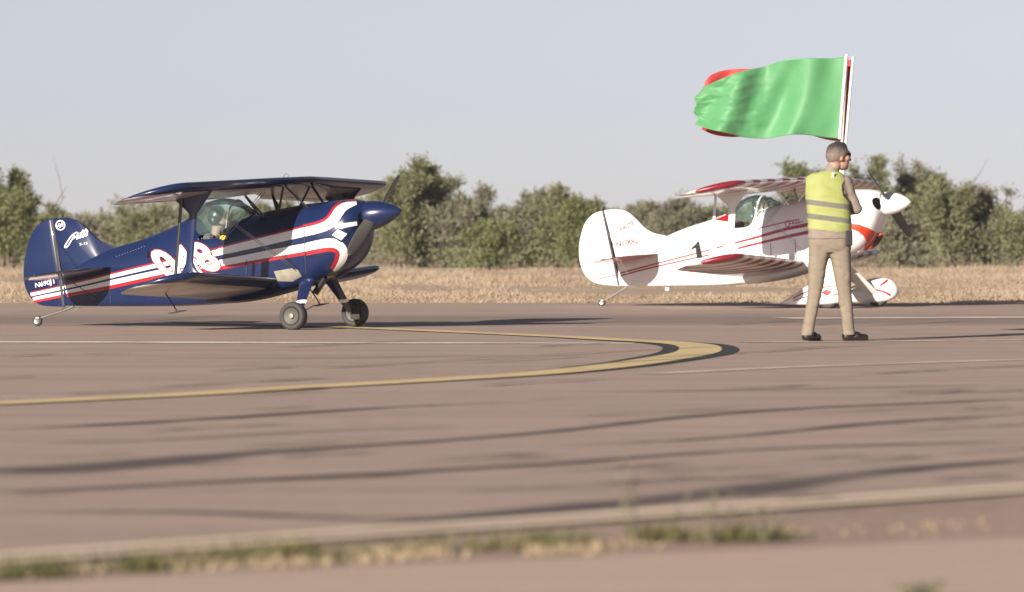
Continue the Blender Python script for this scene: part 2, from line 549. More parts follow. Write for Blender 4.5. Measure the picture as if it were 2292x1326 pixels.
def make_tree(name, px, D, w, h, label, cat, leafm, seed, dens=1.0, group=None, bare=0, lean=0.0, top_bias=1.0, open_=0.0, bare_len=1.0):
    rng = np.random.default_rng(seed)
    root = empty(name, ((px - CX) * D / FPX, D, -.012), 0.0, label, cat, group)
    mb = MB()
    nst = 7 + int(w * 1.5)
    tips = []
    for s in range(nst):
        ang = rng.uniform(0, 2 * math.pi)
        rad = (rng.uniform(.05, 1) ** .6)
        tx = math.cos(ang) * rad * w * .42 + lean * h
        ty = math.sin(ang) * rad * w * .33
        tz = h * (1.0 - .45 * rad ** 1.6) * rng.uniform(.72, .97) * (top_bias if rad < .5 else 1)
        b0 = np.array((rng.normal() * .10 * w * .4, rng.normal() * .08 * w, 0.0))
        pts = []
        for t in np.linspace(0, 1, 6):
            bend = math.sin(t * math.pi) * .12 * h
            pts.append(b0 + (np.array((tx, ty, tz)) - b0) * np.array((t ** 1.35, t ** 1.35, t)) + np.array((rng.normal() * .03 * h * t, rng.normal() * .03 * h * t, 0)))
        r0 = .014 * h + .012
        mb.path(pts, [r0 * (1 - .8 * t) for t in np.linspace(0, 1, 6)], 6)
        tips.append(pts)
        for q in range(4):
            t0 = rng.uniform(.35, .9)
            i0 = int(t0 * 5)
            p = pts[i0]
            d = np.array((rng.normal(), rng.normal() * .8, abs(rng.normal()) * .9 + .4)); d /= np.linalg.norm(d)
            ln = h * rng.uniform(.12, .28)
            e = p + d * ln
            if e[2] > h: e[2] = h * .98
            mb.path([p, (p + e) / 2 + rng.normal(size=3) * .02 * h, e], [r0 * .45, r0 * .3, r0 * .12], 5)
            tips.append([p, (p + e) / 2, e])
    for q in range(bare):
        # dead bare limbs standing out of the crown
        ang = rng.uniform(-1.0, 1.0)
        p = np.array((rng.normal() * .2 * w, 0, h * .3))
        e = p + np.array((math.sin(ang) * h * .5, rng.normal() * .15 * h, h * rng.uniform(.55, .85) * bare_len))
        m_ = (p + e) / 2 + rng.normal(size=3) * .05 * h
        mb.path([p, m_, e], [.030, .020, .006], 5)
        for z_ in range(5):
            t0 = rng.uniform(.35, .95); a = p + (e - p) * t0
            b_ = a + np.array((rng.normal() * .18 * h, rng.normal() * .1 * h, abs(rng.normal()) * .16 * h))
            mb.path([a, (a + b_) / 2 + rng.normal(size=3) * .02 * h, b_], [.012, .009, .003], 4)
    mb.build("trunk", M_bark, root, smooth=False)
    # foliage: sprigs along every limb
    C = []; A = []
    for pts in tips:
        P = np.array(pts)
        m_ = int((230 if len(pts) > 3 else 110) * dens)
        t = rng.uniform(.12, 1.0, m_) ** .8 * (len(P) - 1)
        i = np.minimum(t.astype(int), len(P) - 2); f = (t - i)[:, None]
        c = P[i] * (1 - f) + P[i + 1] * f
        nsub = 5
        # each point carries a feathery sprig of nsub leaves
        sd = rng.normal(size=(m_, 3)); sd[:, 2] = np.abs(sd[:, 2]) * .9 + .35
        sd /= np.linalg.norm(sd, axis=1, keepdims=True)
        sl = rng.uniform(.10, .34, (m_, 1)) * (.55 + .16 * h)
        for kk in range(nsub):
            ff = (kk + rng.uniform(0, 1, (m_, 1))) / nsub
            C.append(c + sd * sl * ff + rng.normal(size=(m_, 3)) * .025)
            a = sd + rng.normal(size=(m_, 3)) * .55
            A.append(a)
    # skirt that closes the base
    m_ = int(1700 * dens * w / 3)
    c = np.stack([rng.normal(size=m_) * w * .24, rng.normal(size=m_) * w * .2, rng.uniform(.0, .42, m_) * h], 1)
    C.append(c); A.append(rng.normal(size=(m_, 3)) + np.array((0, 0, .9)))
    C = np.concatenate(C); A = np.concatenate(A)
    if open_ > 0:
        keep = np.array([noise.noise(Vector((p[0] * 1.6, p[1] * 1.6, p[2] * 1.6 + seed))) > -.35 + open_ * .5 for p in C])
        C = C[keep]; A = A[keep]
    keep = (C[:, 2] > .02) & (C[:, 2] < h * 1.02)
    C = C[keep]; A = A[keep]
    L = rng.uniform(.06, .15, len(C)); W = rng.uniform(.022, .05, len(C))
    V, F = leaf_cloud(C, A, L, W, rng)
    fast_mesh("crown", V, F, leafm, root)
    return root

def hgt(py, D):
    return CAM_H - (py - HORIZON) * D / FPX
TG = "shrubs beyond the dry grass"
TT = [
    # px, top row, D, width px, material, label, extras
    (20, 352, 140, 250, M_leafC, "tall green shrub at the left edge with leafy top branch", dict(dens=1.3)),
    (75, 430, 146, 170, M_leafA, "olive shrub with bare dead branches left of the blue tail", dict(bare=3, open_=.1, bare_len=.95)),
    (215, 455, 160, 180, M_leafB, "low grey green shrub just above the blue biplane's fin", dict()),
    (330, 442, 156, 210, M_leafA, "olive shrub behind the blue biplane's rear fuselage", dict()),
    (445, 440, 154, 200, M_leafB, "shrub behind the blue biplane's cockpit and canopy", dict()),
    (600, 450, 156, 260, M_leafA, "low shrub showing between the blue biplane's cabane struts", dict()),
    (770, 440, 152, 200, M_leafB, "shrub just behind the blue biplane's pointed nose", dict()),
    (893, 372, 140, 165, M_leafA, "tall olive shrub right of the blue biplane's upper wing tip", dict(dens=1.25, top_bias=1.0)),
    (945, 352, 141, 110, M_leafA, "tallest narrow olive shrub just right of the blue biplane's nose", dict(dens=1.5, top_bias=1.03)),
    (1045, 397, 140, 210, M_leafB, "broad grey olive shrub between two biplanes, left of centre gap", dict(dens=1.2, open_=.12)),
    (1150, 428, 139, 150, M_leafB, "shorter brownish shrub in the gap of the tree line", dict(open_=.15)),
    (1235, 408, 139, 190, M_leafA, "rounded olive shrub left of the white biplane's rudder", dict(dens=1.2)),
    (1290, 420, 137, 90, M_leafC, "greener narrow shrub touching the white rudder's edge", dict()),
    (1090, 500, 132, 160, M_leafC, "small low bush in front of the centre shrubs", dict()),
    (1000, 425, 143, 140, M_leafA, "mid height olive shrub behind the gap right of the tallest shrub", dict()),
    (1190, 415, 142, 150, M_leafB, "brownish shrub left of the rounded olive shrub", dict(dens=1.1)),
    (1325, 440, 145, 110, M_leafA, "olive shrub half hidden behind the white rudder", dict()),
    (1440, 447, 156, 190, M_leafB, "grey green shrub above the white biplane's fin", dict()),
    (1530, 428, 153, 160, M_leafB, "shrub behind the white upper wing's tip", dict()),
    (1650, 440, 154, 230, M_leafA, "shrub behind the white biplane's canopy", dict()),
    (1800, 343, 142, 150, M_leafC, "dark green shrub left of the flagman's head", dict(dens=1.2)),
    (1945, 335, 141, 190, M_leafA, "tall shrub just right of the flagman's head", dict(dens=1.2)),
    (2045, 322, 143, 170, M_leafB, "tallest thin grey shrub above the white spinner", dict(open_=.18)),
    (2125, 375, 139, 190, M_leafA, "dense olive shrub right of the white spinner", dict(dens=1.25)),
    (2215, 398, 140, 180, M_leafB, "pale shrub with upright dead limbs near the right edge", dict(open_=.2, bare=1, bare_len=.8)),
    (2285, 440, 139, 150, M_leafA, "dark olive shrub at the right edge", dict(dens=1.2)),
    (2400, 400, 141, 260, M_leafA, "shrub mostly cut off by the right edge, beyond the dark olive one", dict()),
    (2010, 470, 135, 170, M_leafB, "low bush below and right of the white biplane's nose", dict()),
    (1120, 455, 150, 260, M_leafA, "shrub standing behind the gap of the centre shrubs", dict()),
]
for i, (px, top, D, wpx, lm, lab, kw) in enumerate(TT):
    make_tree("desert_shrub", px, D, 1.15 * wpx * D / FPX, 1.07 * hgt(top, D), lab, "shrub", lm, 100 + i, group=TG, **kw)

# far brush that closes the view between the shrubs
rng = np.random.default_rng(5)
nb = 80000
X = rng.uniform(-42, 42, nb); Y = rng.uniform(158, 172, nb)
top = np.array([1.45 + .6 * noise.noise(Vector((x * .35, 3.1, 0))) + .5 * noise.noise(Vector((x * 1.3, 9, 0))) for x in X])
Z = rng.uniform(0, 1, nb) ** .8 * top
A = rng.normal(size=(nb, 3)) + np.array((0, 0, .8))
V, F = leaf_cloud(np.stack([X, Y, Z], 1), A, rng.uniform(.10, .26, nb), rng.uniform(.04, .09, nb), rng)
tag(fast_mesh("far_brush", V, F, M_leafB), "band of far low brush behind the row of shrubs", "brush", kind="stuff")

# dry grass field beyond the runway
def grass_field():
    rng = np.random.default_rng(11)
    n = 260000
    Y = FAR + .2 + (rng.uniform(0, 1, n) ** 1.25) * 58.8
    X = rng.uniform(-1, 1, n) * (Y * .145 + 3)
    cl = np.array([1.1 * noise.noise(Vector((x * .22, y * .07, 0))) + .6 * noise.noise(Vector((x * .9, y * .25, 5))) for x, y in zip(X, Y)])
    keep = cl > -.05 - .45 * rng.uniform(0, 1, n)
    X, Y, cl = X[keep], Y[keep], cl[keep]
    m_ = len(X)
    hh = np.clip(.07 + .22 * (cl + .1), .04, .34) * rng.uniform(.5, 1.25, m_) * np.clip((Y - FAR) / 8, .35, 1)
    A = np.stack([rng.normal(size=m_) * 1.3 + .1, rng.normal(size=m_) * .8, np.ones(m_) * .9], 1)
    V, F = leaf_cloud(np.stack([X, Y, np.full(m_, -.02)], 1), A, hh, rng.uniform(.010, .024, m_), rng)
    return tag(fast_mesh("dry_grass", V, F, M_drygrass), "dry golden grass field beyond the runway", "grass", kind="stuff")
grass_field()

def tufts(name, spots, seed, m, label):
    rng = np.random.default_rng(seed)
    Cs = []; As = []; Ls = []; Ws = []
    for (x, y, r, n, hmin, hmax) in spots:
        c = np.stack([x + rng.normal(size=n) * r, y + rng.normal(size=n) * r, np.full(n, -.008)], 1)
        Cs.append(c)
        As.append(np.stack([rng.normal(size=n) * .6, rng.normal(size=n) * .6, np.ones(n)], 1))
        Ls.append(rng.uniform(hmin, hmax, n)); Ws.append(rng.uniform(.004, .010, n))
    V, F = leaf_cloud(np.concatenate(Cs), np.concatenate(As), np.concatenate(Ls), np.concatenate(Ws), rng)
    return tag(fast_mesh(name, V, F, m), label, "grass", kind="stuff")
vs_ = []; vd_ = []
r_ = random.Random(3)
for px, py, n, s in [(20, 1303, 160, .05), (90, 1300, 120, .045), (135, 1292, 110, .05), (290, 1283, 150, .05), (345, 1282, 150, .05), (420, 1272, 70, .05),
                     (480, 1268, 90, .05), (540, 1262, 110, .05), (620, 1254, 170, .06), (665, 1250, 150, .05), (740, 1262, 50, .04), (800, 1256, 60, .04),
                     (905, 1245, 60, .04), (975, 1240, 70, .04), (1060, 1238, 60, .04), (1130, 1236, 90, .05), (1200, 1228, 150, .05), (1250, 1232, 90, .05), (1300, 1226, 60, .04),
                     (1460, 1216, 200, .05), (1510, 1216, 150, .05), (1600, 1218, 130, .05), (1660, 1216, 160, .05), (1740, 1214, 110, .05)]:
    x, y = ground_pt(px, py - 6)
    vs_.append((x, y, s * .9, int(n * .75), .03, .10))
for k in range(60):
    t = r_.random()
    px = t * 1450; py = 1292 - t * 68 + r_.uniform(-12, 8)
    x, y = ground_pt(px, py)
    if noise.noise(Vector((px * .008, 2.2, 0))) > -.05: vd_.append((x, y, .06, 24, .02, .055))
for k in range(20):
    px = r_.uniform(1500, 2292); x, y = ground_pt(px, r_.uniform(1185, 1212) - (px - 1500) * .02)
    vd_.append((x, y, .08, 5, .015, .04))
tufts("verge_weeds", vs_, 31, M_weed, "low green weeds along the near runway edge")
tufts("verge_straw", vd_, 32, M_straw, "dry straw between weeds on the near verge")

def weed(px, py, hpx, n_stem, spread, label, seed):
    rng = np.random.default_rng(seed)
    x, y = ground_pt(px, py)
    root = empty("weed", (x, y, -.006), 0, label, "weed")
    mb = MB(); C = []; A = []; L = []; W = []
    for s in range(n_stem):
        hh = hpx * y / FPX * rng.uniform(.55, 1.0) if s else hpx * y / FPX
        dx = rng.normal() * spread; dy = rng.normal() * spread * .6
        pts = [(dx * .3, dy * .3, 0), (dx * .6 + rng.normal() * .01, dy * .6, hh * .5), (dx + rng.normal() * .012, dy, hh)]
        mb.path(pts, [.0022, .0017, .001], 5)
        k = 13
        t = rng.uniform(.05, .8, k)
        P = np.array(pts); i = (t * 2).astype(int); i = np.minimum(i, 1); f = (t * 2 - i)[:, None]
        C.append(P[i] * (1 - f) + P[i + 1] * f)
        A.append(rng.normal(size=(k, 3)) + np.array((0, 0, .7))); L.append(rng.uniform(.02, .05, k)); W.append(rng.uniform(.004, .009, k))
        # seed head
        C.append(np.array(pts[2])[None] + rng.normal(size=(14, 3)) * .006); A.append(rng.normal(size=(14, 3)) + np.array((0, 0, 1.2)))
        L.append(rng.uniform(.008, .018, 14)); W.append(rng.uniform(.003, .006, 14))
    mb.build("stem", M_weedbig, root)
    V, F = leaf_cloud(np.concatenate(C), np.concatenate(A), np.concatenate(L), np.concatenate(W), rng)
    fast_mesh("leaves", V, F, M_weedbig, root)
weed(1440, 1212, 225, 5, .06, "tallest thin weed standing at the near runway edge", 41)
weed(1585, 1214, 120, 5, .06, "shorter leafy weed just right of the tallest weed", 42)
weed(1700, 1212, 80, 5, .045, "low weed at the right end of the green clump", 43)
weed(2065, 1345, 42, 14, .03, "small green weed at the bottom right edge of the picture", 44)

# ------------------------------------------------------------------ aircraft toolkit
def hermite(xs, ys):
    xs = np.array(xs, float); ys = np.array(ys, float)
    h = np.diff(xs); d = np.diff(ys) / h
    m = np.zeros(len(xs))
    m[0] = d[0]; m[-1] = d[-1]
    for i in range(1, len(xs) - 1):
        if d[i - 1] * d[i] <= 0: m[i] = 0
        else:
            w1 = 2 * h[i] + h[i - 1]; w2 = h[i] + 2 * h[i - 1]
            m[i] = (w1 + w2) / (w1 / d[i - 1] + w2 / d[i])
    def f(x):
        x = min(max(x, xs[0]), xs[-1])
        i = int(min(max(np.searchsorted(xs, x) - 1, 0), len(xs) - 2))
        t = (x - xs[i]) / h[i]
        return ((2 * t ** 3 - 3 * t * t + 1) * ys[i] + (t ** 3 - 2 * t * t + t) * h[i] * m[i]
                + (-2 * t ** 3 + 3 * t * t) * ys[i + 1] + (t ** 3 - t * t) * h[i] * m[i + 1])
    return f

class Loft:
    """closed body along local x: top, bottom, widest height, half width, upper and lower roundness"""
    def __init__(self, st, yc=0.0):
        st = sorted(st)
        self.xs = [s[0] for s in st]
        cols = list(zip(*st))
        self.zt, self.zb, self.zc, self.hw, self.nu, self.nl = [hermite(self.xs, c) for c in cols[1:7]]
        self.yc = yc
    def half(self, x, z):
        zc = self.zc(x)
        if z >= zc: u = (z - zc) / max(self.zt(x) - zc, 1e-4); n = self.nu(x)
        else: u = (zc - z) / max(zc - self.zb(x), 1e-4); n = self.nl(x)
        u = min(u, .999)
        return self.hw(x) * (1 - u ** n) ** (1 / n)
    def ring(self, x, nr):
        zc, zt, zb, hw, nu, nl = self.zc(x), self.zt(x), self.zb(x), self.hw(x), self.nu(x), self.nl(x)
        out = []
        for i in range(nr):
            t = 2 * math.pi * i / nr
            c, s = math.cos(t), math.sin(t)
            n = nu if s >= 0 else nl
            y = hw * math.copysign(abs(c) ** (2 / n), c)
            z = zc + (zt - zc if s >= 0 else zc - zb) * math.copysign(abs(s) ** (2 / n), s)
            out.append((x, self.yc + y, z))
        return out
    def mesh(self, name, m, parent, x0, x1, nx, nr=48, cap0=True, cap1=True, hole=None, extra=()):
        xs = sorted(set([round(v, 5) for v in np.linspace(x0, x1, nx)] + [round(e, 5) for e in extra if x0 < e < x1]))
        vs = []; fs = []
        for x in xs: vs += self.ring(x, nr)
        for k in range(len(xs) - 1):
            xm = (xs[k] + xs[k + 1]) / 2
            for i in range(nr):
                j = (i + 1) % nr
                if hole and hole[0] < xm < hole[1] and hole[2] < 2 * math.pi * (i + .5) / nr < math.pi - hole[2]:
                    continue
                fs.append((k * nr + i, (k + 1) * nr + i, (k + 1) * nr + j, k * nr + j))
        if cap0: fs.append(tuple(range(nr)))
        if cap1: fs.append(tuple(range((len(xs) - 1) * nr + nr - 1, (len(xs) - 1) * nr - 1, -1)))
        o = mesh_obj(name, vs, fs, m, parent, True)
        o.data.set_sharp_from_angle(angle=math.radians(55))
        return o

def text_outline(body, offset=0.0, shear=0.0):
    cu = bpy.data.curves.new("t", 'FONT')
    cu.body = body; cu.offset = offset; cu.shear = shear; cu.resolution_u = 4
    o = bpy.data.objects.new("t", cu)
    COL.objects.link(o)
    dg = bpy.context.evaluated_depsgraph_get()
    me = o.evaluated_get(dg).to_mesh()
    bm = bmesh.new(); bm.from_mesh(me)
    bmesh.ops.triangulate(bm, faces=bm.faces)
    for _ in range(2):
        long_e = [e for e in bm.edges if e.calc_length() > .22]
        if long_e: bmesh.ops.subdivide_edges(bm, edges=long_e, cuts=1)
        bmesh.ops.triangulate(bm, faces=bm.faces)
    bm.verts.ensure_lookup_table()
    V = [(v.co.x, v.co.y) for v in bm.verts]
    F = [tuple(v.index for v in f.verts) for f in bm.faces]
    bm.free()
    o.evaluated_get(dg).to_mesh_clear()
    bpy.data.objects.remove(o, do_unlink=True)
    bpy.data.curves.remove(cu)
    return V, F

class Plane:
    def __init__(self, label, px, py, a_deg):
        self.D0 = FPX * CAM_H / (py - HORIZON)
        self.X0 = (px - CX) * self.D0 / FPX
        self.a = math.radians(a_deg)
        self.ca, self.sa = math.cos(self.a), math.sin(self.a)
        self.root = empty("biplane", (self.X0, self.D0, 0), -self.a, label, "airplane", "biplanes on the runway")
        self.paintlofts = []
    def loc(self, px, py, y=0.0):
        k = (px - CX) / FPX
        x = (k * (self.D0 + y * self.ca) - self.X0 - y * self.sa) / (self.ca + k * self.sa)
        d = self.D0 - x * self.sa + y * self.ca
        return x, CAM_H - (py - HORIZON) * d / FPX
    def P(self, px, py, y=0.0):
        x, z = self.loc(px, py, y)
        return Vector((x, y, z))
    def side(self, px, py, loft, off):
        y = -loft.hw(sum(loft.xs) / len(loft.xs)) * .8
        for _ in range(24):
            x, z = self.loc(px, py, y + loft.yc)
            yn = -loft.half(x, z)
            y = y * .5 + yn * .5
        x, z = self.loc(px, py, y + loft.yc)
        return Vector((x, loft.yc + y - off, z))
    def strip(self, name, pts, width, m, parent, loft=None, yflat=None, off=.003, nacross=4, n=8, widths=None, mirror=True, shift=0.0):
        """a painted stripe: polyline in photograph pixels, width in pixels, wrapped on the loft or on a flat surface"""
        P = catmull(pts, n)
        N = len(P)
        wd = [width] * N if widths is None else list(np.interp(np.linspace(0, 1, N), np.linspace(0, 1, len(widths)), widths))
        vs = []; fs = []
        for i, p in enumerate(P):
            d = P[min(i + 1, N - 1)] - P[max(i - 1, 0)]
            d = d / (np.linalg.norm(d) + 1e-9); nn = np.array((-d[1], d[0]))
            for k in range(nacross + 1):
                q = p + nn * (wd[i] * (k / nacross - .5) + shift)
                vs.append(self.side(q[0], q[1], loft, off) if loft else self.P(q[0], q[1], yflat - off))
        for i in range(N - 1):
            for k in range(nacross):
                a = i * (nacross + 1) + k
                fs.append((a, a + 1, a + nacross + 2, a + nacross + 1))
        if mirror: mesh_obj(name, [Vector((v[0], -v[1], v[2])) for v in vs], [tuple(reversed(f)) for f in fs], m, parent, True)
        return mesh_obj(name, vs, fs, m, parent, True)
    def poly(self, name, pts, m, parent, loft=None, yflat=None, off=.003, cuts=3, mirror=True):
        bm = bmesh.new()
        f = bm.faces.new([bm.verts.new((p[0], p[1], 0)) for p in pts])
        bmesh.ops.triangulate(bm, faces=[f])
        for _ in range(cuts):
            bmesh.ops.subdivide_edges(bm, edges=bm.edges[:], cuts=1)
            bmesh.ops.triangulate(bm, faces=bm.faces)
        bm.verts.ensure_lookup_table()
        vs = [self.side(v.co.x, v.co.y, loft, off) if loft else self.P(v.co.x, v.co.y, yflat - off) for v in bm.verts]
        fs = [tuple(v.index for v in f.verts) for f in bm.faces]
        bm.free()
        if mirror: mesh_obj(name, [Vector((v[0], -v[1], v[2])) for v in vs], [tuple(reversed(f)) for f in fs], m, parent, True)
        return mesh_obj(name, vs, fs, m, parent, True)
    def text(self, name, body, px, py, W, U, m, parent, loft=None, yflat=None, off=.004, bold=0.0, shear=0.0):
        V, F = text_outline(body, bold, shear)
        V0, _ = text_outline(body, 0.0, shear)
        a = np.array(V0); lo = a.min(0); hi = a.max(0)
        vs = []
        for (u, v) in V:
            u = (u - lo[0]) / (hi[0] - lo[0]); v = (v - lo[1]) / (hi[1] - lo[1])
            q = (px + W[0] * u + U[0] * v, py + W[1] * u + U[1] * v)
            vs.append(self.side(q[0], q[1], loft, off) if loft else self.P(q[0], q[1], yflat - off))
        return mesh_obj(name, vs, F, m, parent)
    def plate(self, name, outline, thick, m, parent=None, y=0.0, edge=.35):
        """flat tail surface with a rounded edge, outline in photograph pixels on the centre plane"""
        P = [self.P(p[0], p[1], 0) for p in outline]
        c = sum(P, Vector()) / len(P)
        n = len(P)
        vs = []
        for (k, yy) in ((1.0, 0), (.994, .3), (.984, .44), (.965, .5)):
            for p in P:
                q = c + (p - c) * k
                vs.append((q.x, y + yy * thick, q.z))
        for (k, yy) in ((.994, -.3), (.984, -.44), (.965, -.5)):
            for p in P:
                q = c + (p - c) * k
                vs.append((q.x, y + yy * thick, q.z))
        fs = []
        for a, b in ((0, 1), (1, 2), (2, 3)):
            for i in range(n):
                j = (i + 1) % n
                fs.append((a * n + i, a * n + j, b * n + j, b * n + i))
        for a, b in ((0, 4), (4, 5), (5, 6)):
            for i in range(n):
                j = (i + 1) % n
                fs.append((a * n + j, a * n + i, b * n + i, b * n + j))
        fs.append(tuple(3 * n + i for i in range(n)))
        fs.append(tuple(6 * n + n - 1 - i for i in range(n)))
        o = mesh_obj(name, vs, fs, m, parent or self.root, True)
        o.data.set_sharp_from_angle(angle=math.radians(60))
        return o
    def wing(self, name, stations, pitch, m, thick=.11, nk=14, parent=None, under=None):
        """stations: (y, x of leading edge, z of leading edge, chord); rounded tips are in the stations"""
        prof = []
        for i in range(nk + 1):
            t = 1 - math.cos(math.pi * .5 * i / nk)
            prof.append((t, .5 * 5 * thick * (.2969 * math.sqrt(t) - .126 * t - .3516 * t * t + .2843 * t ** 3 - .1036 * t ** 4) * 2))
        loop = [(t, h) for t, h in prof] + [(t, -h) for t, h in reversed(prof[1:-1])]
        vs = []; fs = []
        n = len(loop)
        cp, sp = math.cos(pitch), math.sin(pitch)
        for (y, xl, zl, ch) in stations:
            for (t, h) in loop:
                vs.append((xl - t * ch * cp - h * ch * sp * 0 , y, zl - t * ch * sp + h * ch * cp))
        for k in range(len(stations) - 1):
            for i in range(n):
                j = (i + 1) % n
                fs.append((k * n + i, k * n + j, (k + 1) * n + j, (k + 1) * n + i))
        fs.append(tuple(range(n - 1, -1, -1)))
        fs.append(tuple(range((len(stations) - 1) * n, len(stations) * n)))
        o = mesh_obj(name, vs, fs, m, parent or self.root, True)
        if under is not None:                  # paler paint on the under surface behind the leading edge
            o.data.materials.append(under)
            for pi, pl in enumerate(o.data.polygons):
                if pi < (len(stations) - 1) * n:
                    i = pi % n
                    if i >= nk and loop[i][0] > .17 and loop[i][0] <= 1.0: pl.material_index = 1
        bm = bmesh.new(); bm.from_mesh(o.data); bmesh.ops.recalc_face_normals(bm, faces=bm.faces); bm.to_mesh(o.data); bm.free()
        o.data.set_sharp_from_angle(angle=math.radians(60))
        return o
    def rod(self, name, p0, p1, r, m, parent=None, flat=1.0, fd=None, r1=None):
        return MB().rod(p0, p1, r, r1, 10, flat, fd).build(name, m, parent or self.root, True)

def wing_stations(half, x0, z0, chord, sweep, dihedral, pitch, inner=0.0, side=None, rake=.55, cutout=None):
    """list of (y, xle, zle, chord); side None = whole span, else -1 / +1"""
    tipr = .30
    ys = list(np.linspace(inner, half - tipr, 9)) + [half - tipr * (1 - math.sin(t)) for t in np.linspace(.16, math.pi / 2 * .985, 8)]
    out = []
    for y in ys:
        xl = x0 - math.tan(sweep) * y
        ch = chord
        if cutout and y < cutout[0]:
            ch = chord - cutout[1] * (1 - (y / cutout[0]) ** 2)
        u = max(0, (y - (half - tipr)) / tipr)
        e = 1 - math.sqrt(max(0, 1 - u * u))
        le = e * chord * rake; te = e * chord * (.92 - rake)
        zl = z0 + math.tan(dihedral) * y - math.sin(pitch) * 0 - (math.tan(sweep) * y + le) * math.sin(pitch)
        out.append((y, xl - le * math.cos(pitch), zl, max(ch - le - te, .03)))
    if side is None:
        return [(-y, x, z, c) for (y, x, z, c) in reversed(out)] + out[1:]
    if side < 0:
        return [(-y, x, z, c) for (y, x, z, c) in reversed(out)]
    return out

def wheel(plane, c, r, w, name="wheel", lean=0.0, rim_m=None):
    o = empty(name); o.parent = plane.root; o.location = c
    for k in ("label",): pass
    ax = Vector((0, math.cos(lean), math.sin(lean)))
    ri = r * .56
    prof = []
    for i in range(20):
        t = 2 * math.pi * i / 20
        cc, ss = math.cos(t), math.sin(t)
        prof.append((w * .5 * math.copysign(abs(ss) ** .8, ss), (r + ri) / 2 + (r - ri) / 2 * math.copysign(abs(cc) ** .75, cc)))
    MB().lathe(prof, (0, 0, 0), ax, 36, closed=True).build("tyre", M_rubber, o, True)
    MB().lathe([(-w * .30, ri * .45), (-w * .36, ri * .8), (-w * .42, ri * 1.04), (0, ri * 1.0), (w * .42, ri * 1.04), (w * .36, ri * .8), (w * .30, ri * .45)], (0, 0, 0), ax, 28).build("rim", rim_m or M_rim, o, True)
    MB().lathe([(-w * .52, r * .10), (-w * .50, r * .18), (-w * .25, r * .22), (w * .25, r * .22), (w * .5, r * .18), (w * .52, r * .1)], (0, 0, 0), ax, 16).build("hub", M_hub, o, True)
    return o

def seated_pilot(plane, head, scale, label, headm, suit):
    """one continuous figure, seated, facing the nose; head = local position of the head centre"""
    R = plane.root
    mw = Matrix.Translation(R.location) @ Matrix.Rotation(-plane.a, 4, 'Z')
    base = Vector((head[0] - .02, head[1], head[2] - .78 * scale))
    wpos = mw @ base
    root = empty("person", wpos, -plane.a, label, "person", "pilots in the cockpits")
    s = scale
    h = Vector((.02, 0, .78 * s))
    body = blob_mesh("body", [
        ('ell', h + Vector((0, 0, .02 * s)), (.098 * s, .078 * s, .115 * s)), ('ell', h + Vector((.035 * s, 0, -.05 * s)), (.062 * s, .056 * s, .065 * s)),
        ('cap', h + Vector((.092 * s, 0, .005 * s)), .010 * s, h + Vector((.112 * s, 0, -.028 * s)), .017 * s),
        ('cap', h + Vector((-.01 * s, 0, -.06 * s)), .055 * s, h + Vector((-.03 * s, 0, -.17 * s)), .062 * s),
        ('ell', (0, 0, .43 * s), (.115 * s, .18 * s, .17 * s)), ('ell', (0, 0, .2 * s), (.11 * s, .15 * s, .18 * s)), ('ell', (.02, 0, .05 * s), (.15 * s, .17 * s, .11 * s)),
        ('cap', (-.02 * s, -.15 * s, .55 * s), .06 * s, (.05 * s, -.20 * s, .30 * s), .05 * s), ('cap', (.05 * s, -.20 * s, .30 * s), .048 * s, (.26 * s, -.07 * s, .22 * s), .034 * s),
        ('cap', (-.02 * s, .15 * s, .55 * s), .06 * s, (.05 * s, .20 * s, .30 * s), .05 * s), ('cap', (.05 * s, .20 * s, .30 * s), .048 * s, (.26 * s, .12 * s, .22 * s), .034 * s),
        ('cap', (.03, -.09 * s, .04 * s), .085 * s, (.42 * s, -.12 * s, .12 * s), .06 * s), ('cap', (.42 * s, -.12 * s, .12 * s), .056 * s, (.70 * s, -.12 * s, -.02 * s), .04 * s),
        ('cap', (.03, .09 * s, .04 * s), .085 * s, (.42 * s, .12 * s, .12 * s), .06 * s), ('cap', (.42 * s, .12 * s, .12 * s), .056 * s, (.70 * s, .12 * s, -.02 * s), .04 * s),
    ], .014, M_pilotskin, root)
    hd = blob_mesh("hair_and_headset", headm(h, s), .009, M_headset, root)
    blob_mesh("flight_suit", [
        ('ell', (0, 0, .43 * s), (.13 * s, .195 * s, .175 * s)), ('ell', (0, 0, .22 * s), (.125 * s, .165 * s, .19 * s)),
        ('cap', (-.02 * s, -.155 * s, .55 * s), .072 * s, (.05 * s, -.20 * s, .30 * s), .062 * s), ('cap', (-.02 * s, .155 * s, .55 * s), .072 * s, (.05 * s, .20 * s, .30 * s), .062 * s),
        ('cap', (.05 * s, -.20 * s, .30 * s), .058 * s, (.22 * s, -.095 * s, .235 * s), .045 * s), ('cap', (.05 * s, .20 * s, .30 * s), .058 * s, (.22 * s, .14 * s, .235 * s), .045 * s),
    ], .016, suit, root)
    return root

